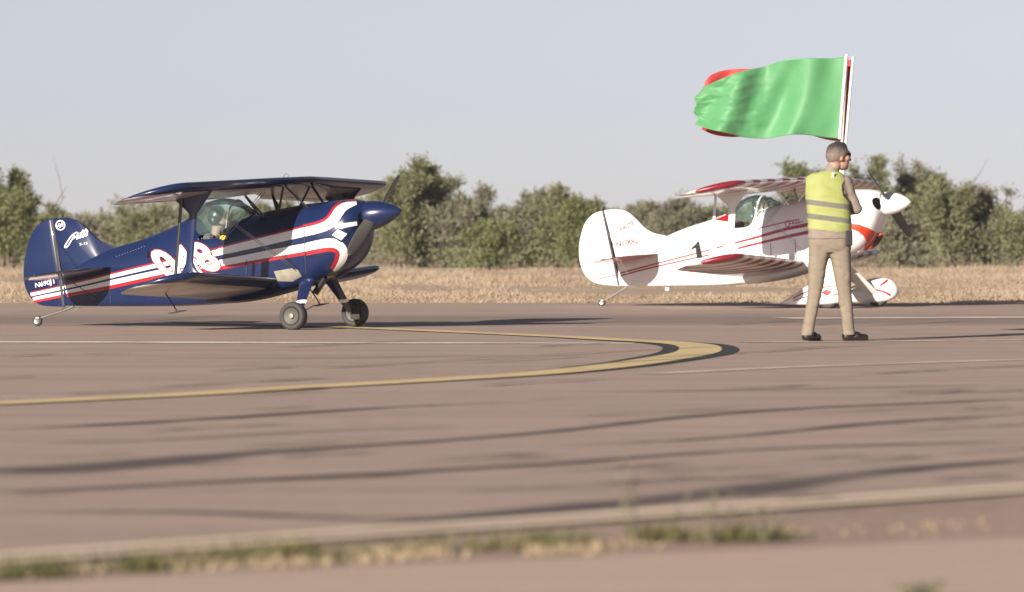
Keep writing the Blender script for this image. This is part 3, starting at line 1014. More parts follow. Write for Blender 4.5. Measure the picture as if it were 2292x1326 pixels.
# ------------------------------------------------------------------ organic shapes
def _capsule(p0, r0, p1, r1, n=14):
    p0 = Vector(p0); p1 = Vector(p1)
    d = (p1 - p0); L = d.length; d = d / max(L, 1e-6)
    up = Vector((0, 0, 1)) if abs(d.z) < .9 else Vector((1, 0, 0))
    a = (up - d * up.dot(d)).normalized(); b = d.cross(a)
    prof = [(-r0 * math.cos(t), r0 * math.sin(t)) for t in np.linspace(.15, math.pi / 2, 4)] + [(L + r1 * math.sin(t), r1 * math.cos(t)) for t in np.linspace(0, math.pi / 2 - .15, 4)]
    vs = []; fs = []
    for (h, r) in prof:
        for i in range(n):
            t = 2 * math.pi * i / n
            vs.append(p0 + d * h + a * r * math.cos(t) + b * r * math.sin(t))
    for k in range(len(prof) - 1):
        for i in range(n):
            fs.append((k * n + i, k * n + (i + 1) % n, (k + 1) * n + (i + 1) % n, (k + 1) * n + i))
    fs.append(tuple(range(n - 1, -1, -1))); fs.append(tuple(range((len(prof) - 1) * n, len(prof) * n)))
    return vs, fs

def _ellipsoid(c, r, rot=None, n=18, m=12):
    c = Vector(c); vs = []; fs = []
    for k in range(1, m):
        th = math.pi * k / m
        for i in range(n):
            t = 2 * math.pi * i / n
            p = Vector((r[0] * math.sin(th) * math.cos(t), r[1] * math.sin(th) * math.sin(t), r[2] * math.cos(th)))
            if rot is not None: p = rot @ p
            vs.append(c + p)
    for k in range(m - 2):
        for i in range(n):
            fs.append((k * n + (i + 1) % n, k * n + i, (k + 1) * n + i, (k + 1) * n + (i + 1) % n))
    fs.append(tuple(range(n))); fs.append(tuple(range((m - 2) * n + n - 1, (m - 2) * n - 1, -1)))
    return vs, fs

def blob_mesh(name, prims, voxel, m, parent, smooth_it=6, wrinkle=0.0, wscale=8.0, cut=None, wstretch=(1, 1, 1), crease=False, scoop=None):
    mb = MB()
    for p in prims:
        if p[0] == 'cap': mb.add(*_capsule(*p[1:]))
        elif p[0] == 'ell': mb.add(*_ellipsoid(*p[1:]))
        elif p[0] == 'rings':
            vs = []; fs = []; n = 28
            for (c, rx, ry) in p[1]:
                for i in range(n):
                    t = 2 * math.pi * i / n
                    e = 2 / 2.5
                    vs.append((c[0] + rx * math.copysign(abs(math.cos(t)) ** e, math.cos(t)), c[1] + ry * math.copysign(abs(math.sin(t)) ** e, math.sin(t)), c[2]))
            k = len(p[1])
            for j in range(k - 1):
                for i in range(n):
                    fs.append((j * n + i, j * n + (i + 1) % n, (j + 1) * n + (i + 1) % n, (j + 1) * n + i))
            fs.append(tuple(range(n - 1, -1, -1))); fs.append(tuple(range((k - 1) * n, k * n)))
            mb.add(vs, fs)
    tmp = mesh_obj("tmp", mb.v, mb.f, None)
    bm = bmesh.new(); bm.from_mesh(tmp.data); bmesh.ops.recalc_face_normals(bm, faces=bm.faces); bm.to_mesh(tmp.data); bm.free()
    md = tmp.modifiers.new("r", 'REMESH'); md.mode = 'VOXEL'; md.voxel_size = voxel
    ms = tmp.modifiers.new("s", 'SMOOTH'); ms.factor = .5; ms.iterations = smooth_it
    dg = bpy.context.evaluated_depsgraph_get()
    me = bpy.data.meshes.new_from_object(tmp.evaluated_get(dg))
    me.name = name
    bpy.data.objects.remove(tmp, do_unlink=True)
    if wrinkle:
        n = len(me.vertices)
        co = np.empty(n * 3, np.float32); me.vertices.foreach_get("co", co); co = co.reshape(-1, 3)
        no = np.array([v.normal[:] for v in me.vertices])
        if crease:
            d = np.array([.6 * noise.noise(Vector((c[0] * 5, c[1] * 5, c[2] * 4))) - (1 - min(1, 2.6 * abs(noise.noise(Vector((c[0] * wscale * .45 + c[2] * 4, c[1] * wscale * .45, c[2] * wscale)))))) ** 2 *
                          (.35 + .65 * max(0, noise.noise(Vector((c[0] * 4, c[1] * 4, c[2] * 5 + 3))) + .5)) for c in co])
        else: d = np.array([noise.noise(Vector((c[0] * wscale * wstretch[0], c[1] * wscale * wstretch[1], c[2] * wscale * wstretch[2]))) +
                      .5 * noise.noise(Vector((c[0] * wscale * 2.3 * wstretch[0], c[1] * wscale * 2.3, c[2] * wscale * 2.3 * wstretch[2] + 7))) for c in co])
        co = co + no * (d * wrinkle)[:, None]
        me.vertices.foreach_set("co", co.astype(np.float32).ravel())
    if cut:
        bm = bmesh.new(); bm.from_mesh(me)
        for (pt, nrm) in cut:
            bmesh.ops.bisect_plane(bm, geom=bm.verts[:] + bm.edges[:] + bm.faces[:], plane_co=pt, plane_no=nrm, clear_outer=True)
        bm.to_mesh(me); bm.free()
    if scoop:                                   # arm hole
        bm = bmesh.new(); bm.from_mesh(me)
        bmesh.ops.delete(bm, geom=[v for v in bm.verts if ((v.co.x - scoop[0]) / scoop[2]) ** 2 + ((v.co.z - scoop[1]) / scoop[3]) ** 2 < 1], context='VERTS')
        bm.to_mesh(me); bm.free()
    me.polygons.foreach_set("use_smooth", [True] * len(me.polygons))
    me.materials.clear(); me.materials.append(m)
    me.update()
    return link(bpy.data.objects.new(name, me), parent)

M_pilotskin = mat("pilot_skin", (.36, .22, .17), .6)

# ------------------------------------------------------------------ biplane builder
def starburst(name, base_m_color, red, k_slope, period, x0):
    m = bpy.data.materials.new(name); m.use_nodes = True
    k = NT(m); b = k.n["Principled BSDF"]
    s = k.node("ShaderNodeSeparateXYZ"); k.l.new(k.coord("Object"), s.inputs[0])
    u = k.math('ADD', k.math('ABSOLUTE', s.outputs[1]), k.math('MULTIPLY', k.math('SUBTRACT', s.outputs[0], x0), k_slope))
    fr = k.math('FRACT', k.math('ADD', k.math('DIVIDE', u, period), .5))
    f = k.math('LESS_THAN', fr, .5)
    # solid red leading edge band
    k.l.new(k.mix(f, base_m_color, red), b.inputs["Base Color"])
    b.inputs["Roughness"].default_value = .32
    b.inputs["Coat Weight"].default_value = .4
    return m

def build_plane(c):
    p = Plane(c["label"], *c["ground"], c["heading"])
    R = p.root
    sk = c["skin"]
    # ---- fuselage and cowling from one loft
    st = []
    for (px, top, bot, zc, hw, nu, nl) in c["body"]:
        x, zt = p.loc(px, top); _, zb = p.loc(px, bot); _, zcc = p.loc(px, zc)
        st.append((x, zt, zb, zcc, hw, nu, nl))
    L = Loft(st); p.body = L
    xf = p.loc(c["firewall"], 500)[0]
    xa = p.loc(c["cockpit"][0], 500)[0]; xb = p.loc(c["cockpit"][1], 500)[0]
    fus = L.mesh("fuselage", sk, R, L.xs[0], xf, 90, cap1=False, hole=(xa, xb, math.radians(34)), extra=L.xs)
    cowl = L.mesh("cowling", c["cowl_m"], R, xf + .002, L.xs[-1], 46, cap0=False, extra=L.xs)
    p.fus, p.cowl = fus, cowl
    MB().box(((xa + xb) / 2, 0, L.zb(xa) + .08), (xb - xa + .1, L.hw(xa) * 1.6, .03)).build("cockpit_floor", M_dark, R)
    MB().box((xa + .06, 0, L.zb(xa) + .33), (.05, .34, .5), Matrix.Rotation(-.2, 3, 'Y')).build("seat_back", M_seat, R, bevel=.012)
    # ---- tail surfaces
    fin = p.plate("fin", c["fin"], .05, sk); p.fin = fin
    rud = p.plate("rudder", c["rudder"], .045, sk); p.rudder = rud
    h0, h1 = [(q[0] - 1.5, q[1]) for q in c["hinge"]]
    p.strip("hinge_gap", [h0, ((h0[0] + h1[0]) / 2, (h0[1] + h1[1]) / 2), h1], c['gapw'], M_gap, fin, yflat=-.028, off=.004, nacross=1)
    # stabiliser: leading edge root pixel, chord, half span
    (sx, sy), sch, sel, shalf = c["stab"]
    xl, zl = p.loc(sx, sy)
    tp = math.radians(c["pitch"]) * .9
    for sd, nm in ((-1, "stabilizer"), (1, "stabilizer")):
        ss = []
        for t in np.linspace(0, 1, 12):
            y = .03 + (shalf - .03) * t
            le = .10 * t + .42 * (1 - math.sqrt(max(0, 1 - (t * .985) ** 5)))
            te = .30 * (1 - math.sqrt(max(0, 1 - (t * .97) ** 4)))
            ch = sch - le - te
            ss.append((sd * y, xl - le * math.cos(tp), zl - le * math.sin(tp), ch))
        if sd < 0: ss = ss[::-1]
        o = p.wing(nm, ss, tp, c["stab_m"], .055, 8)
        # elevator hinge line
        y0, y1 = sd * .06, sd * shalf * .93
        xm = xl - sch * .55 * math.cos(tp); zm = zl - sch * .55 * math.sin(tp)
        MB().rod((xm, y0, zm), (xm - .02, y1, zm), .013).build("elevator_hinge", M_gap, o, True)
    # brace wires of the tail
    fx, fz = p.loc(*c["fin_wire"])
    for sd in (-1, 1):
        q = Vector((xl - sch * .45 * math.cos(tp), sd * shalf * .62, zl - sch * .45 * math.sin(tp)))
        p.rod("tail_wire", (fx, sd * .02, fz), q, .0035, M_wire)
        bx, bz = p.loc(*c["tail_low"])
        p.rod("tail_wire", (bx, sd * .03, bz), q, .0045 if c["strutted"] else .0035, c["brace_m"])
    # ---- wings
    pit = math.radians(c["pitch"])
    ux, uz = p.loc(*c["upper_le"])
    S = c["span"] / 2
    swp = math.radians(6.7)
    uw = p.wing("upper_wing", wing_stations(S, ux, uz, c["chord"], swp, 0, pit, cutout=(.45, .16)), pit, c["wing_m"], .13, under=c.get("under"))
    lx, lz = p.loc(*c["lower_le"])
    SL = S * c["lower_k"]; R.rotation_euler[0] = math.radians(c["roll"])
    dih = math.radians(c["dihedral"])
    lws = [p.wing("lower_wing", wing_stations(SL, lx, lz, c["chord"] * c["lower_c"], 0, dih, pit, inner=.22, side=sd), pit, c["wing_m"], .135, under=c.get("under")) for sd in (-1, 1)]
    def upt(y, f, dz=0):   # point on the upper wing
        return Vector((ux - math.tan(swp) * abs(y) - f * c["chord"] * math.cos(pit), y, uz - math.tan(swp) * abs(y) * math.sin(pit) - f * c["chord"] * math.sin(pit) + dz))
    def lpt(y, f, dz=0):
        return Vector((lx - f * c["chord"] * c["lower_c"] * math.cos(pit), y, lz + math.tan(dih) * abs(y) - f * c["chord"] * c["lower_c"] * math.sin(pit) + dz))
    p.upt, p.lpt = upt, lpt
    # aileron gaps
    for sd in (-1, 1):
        MB().rod(lpt(sd * .8, .76, -.022), lpt(sd * (SL - .28), .76, -.022), .007).build("aileron_gap", M_gap, lws[0 if sd < 0 else 1], True)
        MB().rod(upt(sd * .8, .76, -.024), upt(sd * (S - .28), .76, -.024), .007).build("aileron_gap", M_gap, uw, True)
    # ---- interplane struts
    ys = c["strut_y"]
    for sd in (-1, 1):
        y = sd * ys
        T = upt(y, c["strut_f"][0], -.035); B = lpt(y, c["strut_f"][1], .045)
        prof = [(0.0, .215, .02), (.03, .21, .018), (.05, .19, .018), (.22, .056, .016), (.24, .046, .016), (.78, .043, .016), (.82, .047, .016), (.93, .095, .018), (.98, .15, .018), (1.0, .16, .02)]
        k = c["strut_k"]
        vs = []; fs = []; n = 12
        axis = T - B; 
        for (t, w, th) in [(1 - q[0], q[1] * k, q[2]) for q in prof][::-1]:
            ctr = B + axis * t
            tilt = math.sin(pit)
            for i in range(n):
                aa = 2 * math.pi * i / n
                fx_ = w * math.cos(aa)
                slope = (1 if t > .9 or t < .08 else max(0, (abs(t - .5) - .25) / .17)) * tilt
                vs.append((ctr.x + fx_, ctr.y + th * math.sin(aa), ctr.z + fx_ * min(1, max(0, slope / max(tilt, 1e-6))) * tilt))
        m_ = len(prof)
        for a in range(m_ - 1):
            for i in range(n):
                fs.append((a * n + i, a * n + (i + 1) % n, (a + 1) * n + (i + 1) % n, (a + 1) * n + i))
        fs += [tuple(range(n - 1, -1, -1)), tuple(range((m_ - 1) * n, m_ * n))]
        so = mesh_obj("interplane_strut", vs, fs, c["strut_m"], R, True)
        so.data.set_sharp_from_angle(angle=math.radians(60))
        p.rod("aileron_strut", upt(y + sd * .02, c["slave_f"], -.03), lpt(y + sd * .02, c["slave_f"], .03), .010, c["slave_m"], flat=1.8, fd=(0, 1, 0))
    # ---- cabane struts
    zc_ = lambda x: L.zt(x) - .05
    for sd in (-1, 1):
        f0 = Vector((p.loc(c["cab"][0], 0)[0], sd * .20, 0)); f0.z = L.zt(f0.x) - .055
        f1 = Vector((p.loc(c["cab"][1], 0)[0], sd * .20, 0)); f1.z = L.zt(f1.x) - .055
        f2 = Vector((p.loc(c["cab"][2], 0)[0], sd * .20, 0)); f2.z = L.zt(f2.x) - .055
        t0 = upt(sd * .30, .18, -.02); t1 = upt(sd * .30, .72, -.02)
        for a_, b_ in ((f0, t0), (f1, t1), (f2, t0), (f1 + Vector((.05, 0, 0)), t1)):
            p.rod("cabane_strut", a_, b_, .013, c["cab_m"], flat=.6, fd=(1, 0, 0))
    # ---- wires
    for sd in (-1, 1):
        for dx in (0, .035):
            low = Vector((p.loc(c["wire_low"][0], c["wire_low"][1])[0] + dx, sd * .27, p.loc(*c["wire_low"])[1]))
            p.rod("flying_wire", low, upt(sd * ys, .40, -.03) + Vector((dx, 0, 0)), .0035, M_wire)
            hi = upt(sd * .30, .45, -.02) + Vector((dx, 0, 0))
            p.rod("landing_wire", hi, lpt(sd * ys, .38, .04) + Vector((dx, 0, 0)), .0035, M_wire)
    # ---- spinner and propeller
    (sbx, sby), (stx, sty), sr = c["spinner"]
    b0 = p.P(sbx, sby); t0 = p.P(stx, sty)
    ax = (t0 - b0).normalized(); ln = (t0 - b0).length
    prof = [(-.02, sr * .98)] + [(ln * t, sr * (1 - t ** c.get("spow", 1.75)) ** c.get("spexp", .82)) for t in np.linspace(0, .995, 20)]
    MB().lathe(prof, b0, ax, 40).build("spinner", c["spinner_m"], R, True)
    MB().lathe([(-.035, sr * 1.0), (-.022, sr * 1.0)], b0, ax, 40).build("spinner_backplate", M_dark, R, True)
    pe = empty("propeller"); pe.parent = R; pe.location = b0 + ax * .05
    up = Vector((0, 0, 1)); side = ax.cross(up).normalized(); upn = side.cross(ax)
    for s_ in (1, -1):
        ang = math.radians(c["prop"])
        d = (side * math.cos(ang) + upn * math.sin(ang)) * s_
        t_ = ax.cross(d).normalized()
        vs = []; fs = []; n = 10
        for (r, w, tw, th) in [(sr * .7, .05, 60, .02), (sr * 1.05, .062, 52, .018), (.32, .064, 40, .013), (.5, .064, 30, .010), (.68, .056, 24, .007), (.80, .042, 20, .005), (.86, .018, 18, .003)]:
            a_ = math.radians(tw)
            wd = t_ * math.cos(a_) + ax * math.sin(a_); nd = ax * math.cos(a_) - t_ * math.sin(a_)
            for i in range(n):
                q = 2 * math.pi * i / n
                vs.append(d * r * c["prop_k"] + wd * w * math.cos(q) + nd * th * math.sin(q))
        for a_ in range(6):
            for i in range(n):
                fs.append((a_ * n + i, a_ * n + (i + 1) % n, (a_ + 1) * n + (i + 1) % n, (a_ + 1) * n + i))
        fs += [tuple(range(n - 1, -1, -1)), tuple(range(6 * n, 7 * n))]
        mesh_obj("blade", vs, fs, M_blade, pe, True)
    # ---- canopy
    cs = []
    for (px, top, base, hw) in c["canopy"]:
        x, zt = p.loc(px, top); zb = p.loc(px, base)[1]
        cs.append((x, zt, zb - .005, zb, hw, 2.1, 2.0))
    CL = Loft(cs); p.canopy = CL
    vs = []; fs = []; nr = 20
    xs = np.linspace(CL.xs[0], CL.xs[-1], 30)
    for x in xs:
        for i in range(nr + 1):
            t = math.pi * i / nr
            cc, s_ = math.cos(t), math.sin(t)
            vs.append((x, CL.hw(x) * math.copysign(abs(cc) ** (2 / 2.2), cc), CL.zc(x) + (CL.zt(x) - CL.zc(x)) * abs(s_) ** (2 / 2.2)))
    for k in range(len(xs) - 1):
        for i in range(nr):
            a_ = k * (nr + 1) + i
            fs.append((a_, a_ + 1, a_ + nr + 2, a_ + nr + 1))
    can = mesh_obj("canopy", vs, fs, M_glass, R, True)
    # windscreen hoop: follows the canopy section, raked
    for (pxh, mm, r) in c["hoops"]:
        pts = []
        for i in range(19):
            t = math.pi * i / 18
            x = p.loc(pxh[0], 480)[0]; x2 = p.loc(pxh[1], 480)[0]
            s_ = abs(math.sin(t))
            xx = x + (x2 - x) * s_ ** .7
            yy = (CL.hw(xx) + .004) * math.copysign(abs(math.cos(t)) ** (2 / 2.2), math.cos(t))
            pts.append((xx, yy, CL.zc(xx) + (CL.zt(xx) - CL.zc(xx) + .004) * s_ ** (2 / 2.2)))
        MB().path(pts, r, 6).build("canopy_frame", mm, can, True)
    return p

def smooth_outline(pts, n=4):
    return [tuple(q) for q in catmull(pts, n)]

def script_pitts(p, parent, yflat, o, u, v, m, w):
    """cursive five letter word on the fin; o origin, u per unit along, v per unit up (photograph pixels)"""
    strokes = [
        [(-.55, -1.05), (-.75, -.75), (-.45, .1), (.05, 1.0), (.75, 1.35), (1.1, 1.0), (.85, .55), (.35, .25)],
        [(-.55, -1.05), (-.2, -.85), (.2, .1), (.55, .95)],
        [(1.25, .85), (1.05, .25), (1.2, .0), (1.5, .3)],
        [(1.9, 1.45), (1.55, .3), (1.7, .0), (2.0, .35)],
        [(2.4, 1.5), (2.05, .3), (2.2, .0), (2.55, .5)],
        [(1.4, .95), (2.0, 1.05), (2.75, 1.1)],
        [(2.55, .5), (2.85, .9), (2.75, .5), (2.9, .2), (2.6, .0)],
    ]
    for s in strokes:
        p.strip("script_lettering", [(o[0] + a * u[0] + b * v[0], o[1] + a * u[1] + b * v[1]) for a, b in s], w, m, parent, yflat=yflat, off=.004, nacross=1, n=5, mirror=False)

# ------------------------------------------------------------------ the blue biplane
BLUE = dict(
    label="navy blue biplane with white and red stripes, bare wheels and pointed blue spinner",
    ground=(726, 736), heading=26.0, skin=M_navy, cowl_m=M_navy, spinner_m=M_navy, wing_m=M_navy, stab_m=M_navy, strut_m=M_navy, slave_m=M_strut, cab_m=M_strut,
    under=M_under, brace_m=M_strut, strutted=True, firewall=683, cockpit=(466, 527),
    body=[(143, 612, 684, 640, .025, 2, 4), (200, 580, 686, 620, .075, 1.9, 5), (255, 556, 686, 605, .115, 1.8, 6), (320, 536, 686, 590, .165, 1.8, 6),
          (400, 503, 685.5, 572, .225, 1.8, 7), (438, 484, 684, 565, .25, 1.8, 7), (462, 512, 683, 562, .265, 2.2, 7), (475, 524, 682, 560, .27, 2.6, 7),
          (520, 520, 679, 558, .285, 2.6, 7), (532, 500, 678, 556, .29, 2.0, 7), (577, 479, 671, 550, .30, 2.0, 7), (640, 466, 655, 545, .315, 2.0, 6),
          (683, 458, 643, 540, .325, 2.1, 5), (715, 454, 634, 535, .335, 2.2, 4), (745, 450, 624, 530, .34, 2.2, 3.4), (770, 448, 610, 525, .335, 2.2, 3),
          (795, 447.5, 590, 518, .315, 2.2, 2.7), (812, 449, 566, 508, .27, 2.1, 2.5), (822, 453, 540, 497, .20, 2, 2.3), (827, 460, 515, 487, .13, 2, 2)],
    fin=smooth_outline([(121, 489), (150, 488), (172, 493), (192, 506), (212, 528), (232, 543), (262, 556)]) + [(262, 640), (146, 640)],
    rudder=smooth_outline([(117, 490), (97, 496), (79, 514), (66, 543), (58, 578), (55, 610), (58, 640), (67, 662), (81, 677), (100, 685), (145, 687)]),
    hinge=((119, 492), (144, 685)), gapw=5.5, stab=((262, 598), .64, .6, 1.16), fin_wire=(128, 535), tail_low=(226, 672),
    pitch=13.5, upper_le=(703, 399), lower_le=(652, 629), span=4.86, lower_k=.93, lower_c=1.02, strut_f=(.37, .36), slave_f=.53, roll=.6, chord=.87, dihedral=3.0, strut_y=1.62, strut_k=1.0,
    cab=(712, 604, 645), wire_low=(700, 612), spinner=((829, 483), (901, 471), .152), prop=-30, prop_k=.93,
    canopy=[(442, 484, 500, .06), (452, 466, 512, .14), (473, 451, 526, .20), (505, 444, 524, .225), (528, 447, 512, .215), (550, 458, 495, .18), (578, 480, 484, .07)],
    hoops=[((530, 534), M_wire, .009)],
)
pb = build_plane(BLUE)
Lb = pb.body
def stripes(p, loft_parent, loft, pts, widths, red, off=.003, yflat=None, mirror=True):
    p.strip("red_stripe", pts, 0, M_red, loft_parent, loft=loft, yflat=yflat, off=off, widths=[w + abs(r) for w, r in zip(widths, red)], shift=sum(red) / len(red) / 2, mirror=mirror)
    p.strip("white_stripe", pts, 0, M_stripe, loft_parent, loft=loft, yflat=yflat, off=off + .002, widths=widths, mirror=mirror)
U = [(146, 643.5), (200, 631), (259, 616.5), (345, 596), (410, 583), (470, 569), (525, 556), (600, 538.5), (682.5, 518.8)]
stripes(pb, pb.fus, Lb, U, [7, 7.5, 8, 9, 10, 13, 17, 19, 20], [-4] * 9)
U2 = [(682.5, 518.8), (712, 512), (735, 503), (750, 489), (760, 474), (772, 463), (787, 457.5), (800, 454.5)]
stripes(pb, pb.cowl, Lb, U2, [20, 20, 21, 22, 22, 18, 12, 7], [-7, -7, -7, -7, -7, -6, -4, -3])
W = [(148, 654), (200, 643.5), (249, 633), (362, 608.5), (420, 599), (480, 591), (540, 580), (606, 567.5), (682.5, 553.8)]
stripes(pb, pb.fus, Lb, W, [7, 9, 11, 11, 12, 14, 15, 16.5, 18], [8] * 9)
W2 = [(682.5, 553.8), (710, 547.5), (735, 543.5), (752, 545), (766, 554), (771, 568), (767, 583), (758, 597), (748, 607)]
stripes(pb, pb.cowl, Lb, W2, [18, 19, 20, 20, 19, 18, 16, 11, 4], [10] * 9)
pb.strip("white_stripe", [(752, 508), (775, 504), (801, 500)], 10, M_stripe, pb.cowl, loft=Lb, off=.0055, widths=[14, 10, 9])
pb.poly("diamond_border", [(740, 526.5), (756.5, 509), (784, 522), (766, 543)], M_navy, pb.cowl, loft=Lb, off=.0065)
pb.poly("white_diamond", [(745, 526), (757.5, 513), (779, 523.3), (765.5, 537.5)], M_stripe, pb.cowl, loft=Lb, off=.0085)
stripes(pb, pb.rudder, None, [(69, 660), (95, 654.5), (120, 649), (143, 644)], [7, 7, 7, 7], [-3] * 4, yflat=-.0225, off=.003)
stripes(pb, pb.rudder, None, [(74, 669.5), (100, 664), (125, 659), (146, 654.5)], [7, 7, 7, 7], [6] * 4, yflat=-.0225, off=.003)
pb.text("race_number", "048", 377, 624, (122, -24), (-44, -58), M_red, pb.fus, loft=Lb, off=.007, bold=.062)
pb.text("race_number", "048", 377, 624, (122, -24), (-44, -58), M_stripe, pb.fus, loft=Lb, off=.009, bold=.038)
pb.text("registration_lettering", "N690JT", 80, 647.5, (46, -10), (-1, -13.5), M_stripe, pb.rudder, yflat=-.0225, off=.007, bold=.012)
script_pitts(pb, pb.fin, -.025, (158, 540), (13.2, -4.2), (3.0, -12), M_stripe, 2.6)
pb.text("model_lettering", "S-1S", 179, 550, (18, -3), (0, -5.5), M_stripe, pb.fin, yflat=-.025, off=.004, bold=.01)
for (a0, rr, ww) in ((0, 10.2, 2.6),):
    pb.strip("emblem", [(136.5 + rr * math.cos(t) * .95, 504.5 + rr * math.sin(t)) for t in np.linspace(0, 2 * math.pi, 17)], ww, M_stripe, pb.fin, yflat=-.025, off=.004, nacross=1, n=2, mirror=False)
for q in ([(130, 509), (134, 501), (138, 508)], [(135, 510), (140, 499), (142, 507)], [(131, 503), (137, 505), (143, 502)]):
    pb.strip("emblem", q, 2.2, M_stripe, pb.fin, yflat=-.025, off=.005, nacross=1, n=3, mirror=False)
pb.poly("cooling_inlet", smooth_outline([(803, 480), (812, 474), (821, 476), (823, 492), (818, 503), (808, 502), (803, 492)], 3), M_dark, pb.cowl, loft=Lb, off=.004)
pb.poly("sheet_metal_patch", [(614, 607), (655, 600), (668, 604), (676, 618), (656, 630), (622, 629)], M_greyfair, pb.fus, loft=Lb, off=.003)
pb.poly("yellow_placard", smooth_outline([(493, 530), (500, 526), (509, 529), (508, 534), (500, 537), (493, 534)], 3), M_yellow, pb.fus, loft=Lb, off=.003, cuts=1)
pb.poly("cockpit_step", [(331, 562), (336, 561), (336, 577), (331, 578)], M_dark, pb.fus, loft=Lb, off=.003, cuts=1)
for q in ([(247, 652), (248, 668), (248, 682)], [(683, 500), (683.5, 560), (686, 612)], [(553, 582), (553, 600), (553, 614)]):
    pb.strip("panel_line", q, 1.6, M_line, pb.fus, loft=Lb, off=.007, nacross=1)
for k in range(11):
    q = pb.side(262 + k * 6.2, 574 - k * 2.2, Lb, .001)
    MB().lathe([(-.002, .005), (.003, .004), (.005, .001)], q, (0, -1, 0), 8).build("rivet", M_rivet, pb.fus)
for k in range(7):
    q = pb.side(445 + k * 8, 535 - k * 1.5, Lb, .001)
    MB().lathe([(-.002, .006), (.003, .005), (.005, .001)], q, (0, -1, 0), 8).build("rivet", M_rivet, pb.fus)
# landing gear
def gear(p, ty, near_px, far_px, r, w, legm, pantm=None, top=None, leg_r=(.11, .045), rim_m=None):
    for sd, px in ((-1, near_px), (1, far_px)):
        x, _ = p.loc(px, 700, sd * ty)
        wheel(p, (x, sd * ty, r), r, w, lean=math.radians(3) * sd, rim_m=rim_m)
        tx, tz = p.loc(top[0], top[1], 0)
        a = Vector((tx, sd * .22, tz)); b = Vector((x, sd * (ty - w * .75), r * 1.0))
        leg = MB().rod(a, b, leg_r[0], leg_r[1], 14, .22, (1, 0, 0)).build("gear_leg", legm, p.root, True)
        MB().rod(b - Vector((0, sd * .03, 0)), (x, sd * (ty + w * .3), r), .014).build("axle", M_metal, p.root, True)
        if pantm is None:
            c0 = a + (b - a) * .62; c1 = a + (b - a) * .70
            k0 = leg_r[0] + (leg_r[1] - leg_r[0]) * .66 + .004
            MB().rod(c0, c1, k0 + .004, k0, 14, .25, (1, 0, 0)).build("white_band", M_stripe, leg, True)
            MB().box((x + .05, sd * (ty - w * .8), r * .75), (.10, .03, .06)).build("brake_caliper", M_metal, p.root, bevel=.006)
            MB().path([b + Vector((.02, 0, .12)), b + Vector((.09, 0, .06)), b + Vector((.17, 0, .10))], .007, 6).build("brake_line", M_black, p.root, True)
gear(pb, .73, 657, 795, .147, .12, M_navy, top=(712, 618), leg_r=(.088, .034))
ex = pb.P(728, 622, -.16); ey = pb.P(706, 656, -.16)
MB().rod(ex, ey, .034, .034, 16).build("exhaust_pipe", M_black, pb.root, True)
ex = pb.P(728, 622, .14); ey = pb.P(706, 656, .14)
MB().rod(ex, ey, .034, .034, 16).build("exhaust_pipe", M_black, pb.root, True)
def tailwheel(p, s0, s1, wc, r):
    a = p.P(*s0); b = p.P(*s1); x, _ = p.loc(*wc)
    MB().path([a, a * .45 + b * .55 + Vector((0, 0, -.01)), Vector((x + r * .8, 0, r * 1.6)), Vector((x, 0, r * 1.05))], [.013, .012, .011, .010], 8).build("tail_spring", M_metal, p.root, True)
    wheel(p, (x, 0, r), r, r * .75, "tail_wheel", rim_m=M_metal)
    MB().box((x + r * .15, 0, r * 1.55), (r * .9, r * 1.1, r * .5)).build("tail_fork", M_metal, p.root, bevel=.005)
tailwheel(pb, (165, 686), (128, 698), (84, 722), .055)
MB().path([pb.P(147, 684, -.02), pb.P(138, 695, -.08), pb.P(155, 702, -.06), pb.P(180, 688, -.02)], .004, 6).build("steering_cable", M_wire, pb.root, True)
for sd in (-1, 1):
    a = pb.lpt(sd * 1.55, .72, -.03)
    MB().path([a, a + Vector((.08, 0, -.10)), a + Vector((.14, 0, -.19))], .008, 6).build("aileron_spade", M_strut, pb.root, True)
    MB().box(a + Vector((.14, 0, -.19)), (.13, .16, .008), Matrix.Rotation(-.2, 3, 'Y')).build("spade_plate", M_strut, pb.root)
ap = pb.upt(0, .35, .05)
MB().path([ap, ap + Vector((.0, 0, .05)), ap + Vector((-.03, 0, .07)), ap + Vector((-.06, 0, .03))], .006, 6).build("antenna", M_wire, pb.root, True)
hd = lambda h, s: [('ell', h + Vector((-.022 * s, 0, .030 * s)), (.114 * s, .102 * s, .122 * s)), ('ell', h + Vector((-.02 * s, -.09 * s, -.02 * s)), (.045 * s, .03 * s, .055 * s)),
                   ('ell', h + Vector((-.02 * s, .09 * s, -.02 * s)), (.045 * s, .03 * s, .055 * s)), ('cap', h + Vector((0, -.10 * s, -.06 * s)), .008 * s, h + Vector((.10 * s, -.04 * s, -.075 * s)), .012 * s)]
seated_pilot(pb, pb.P(489, 490, 0), .92, "pilot with dark headset under the blue biplane's canopy", hd, M_flight)

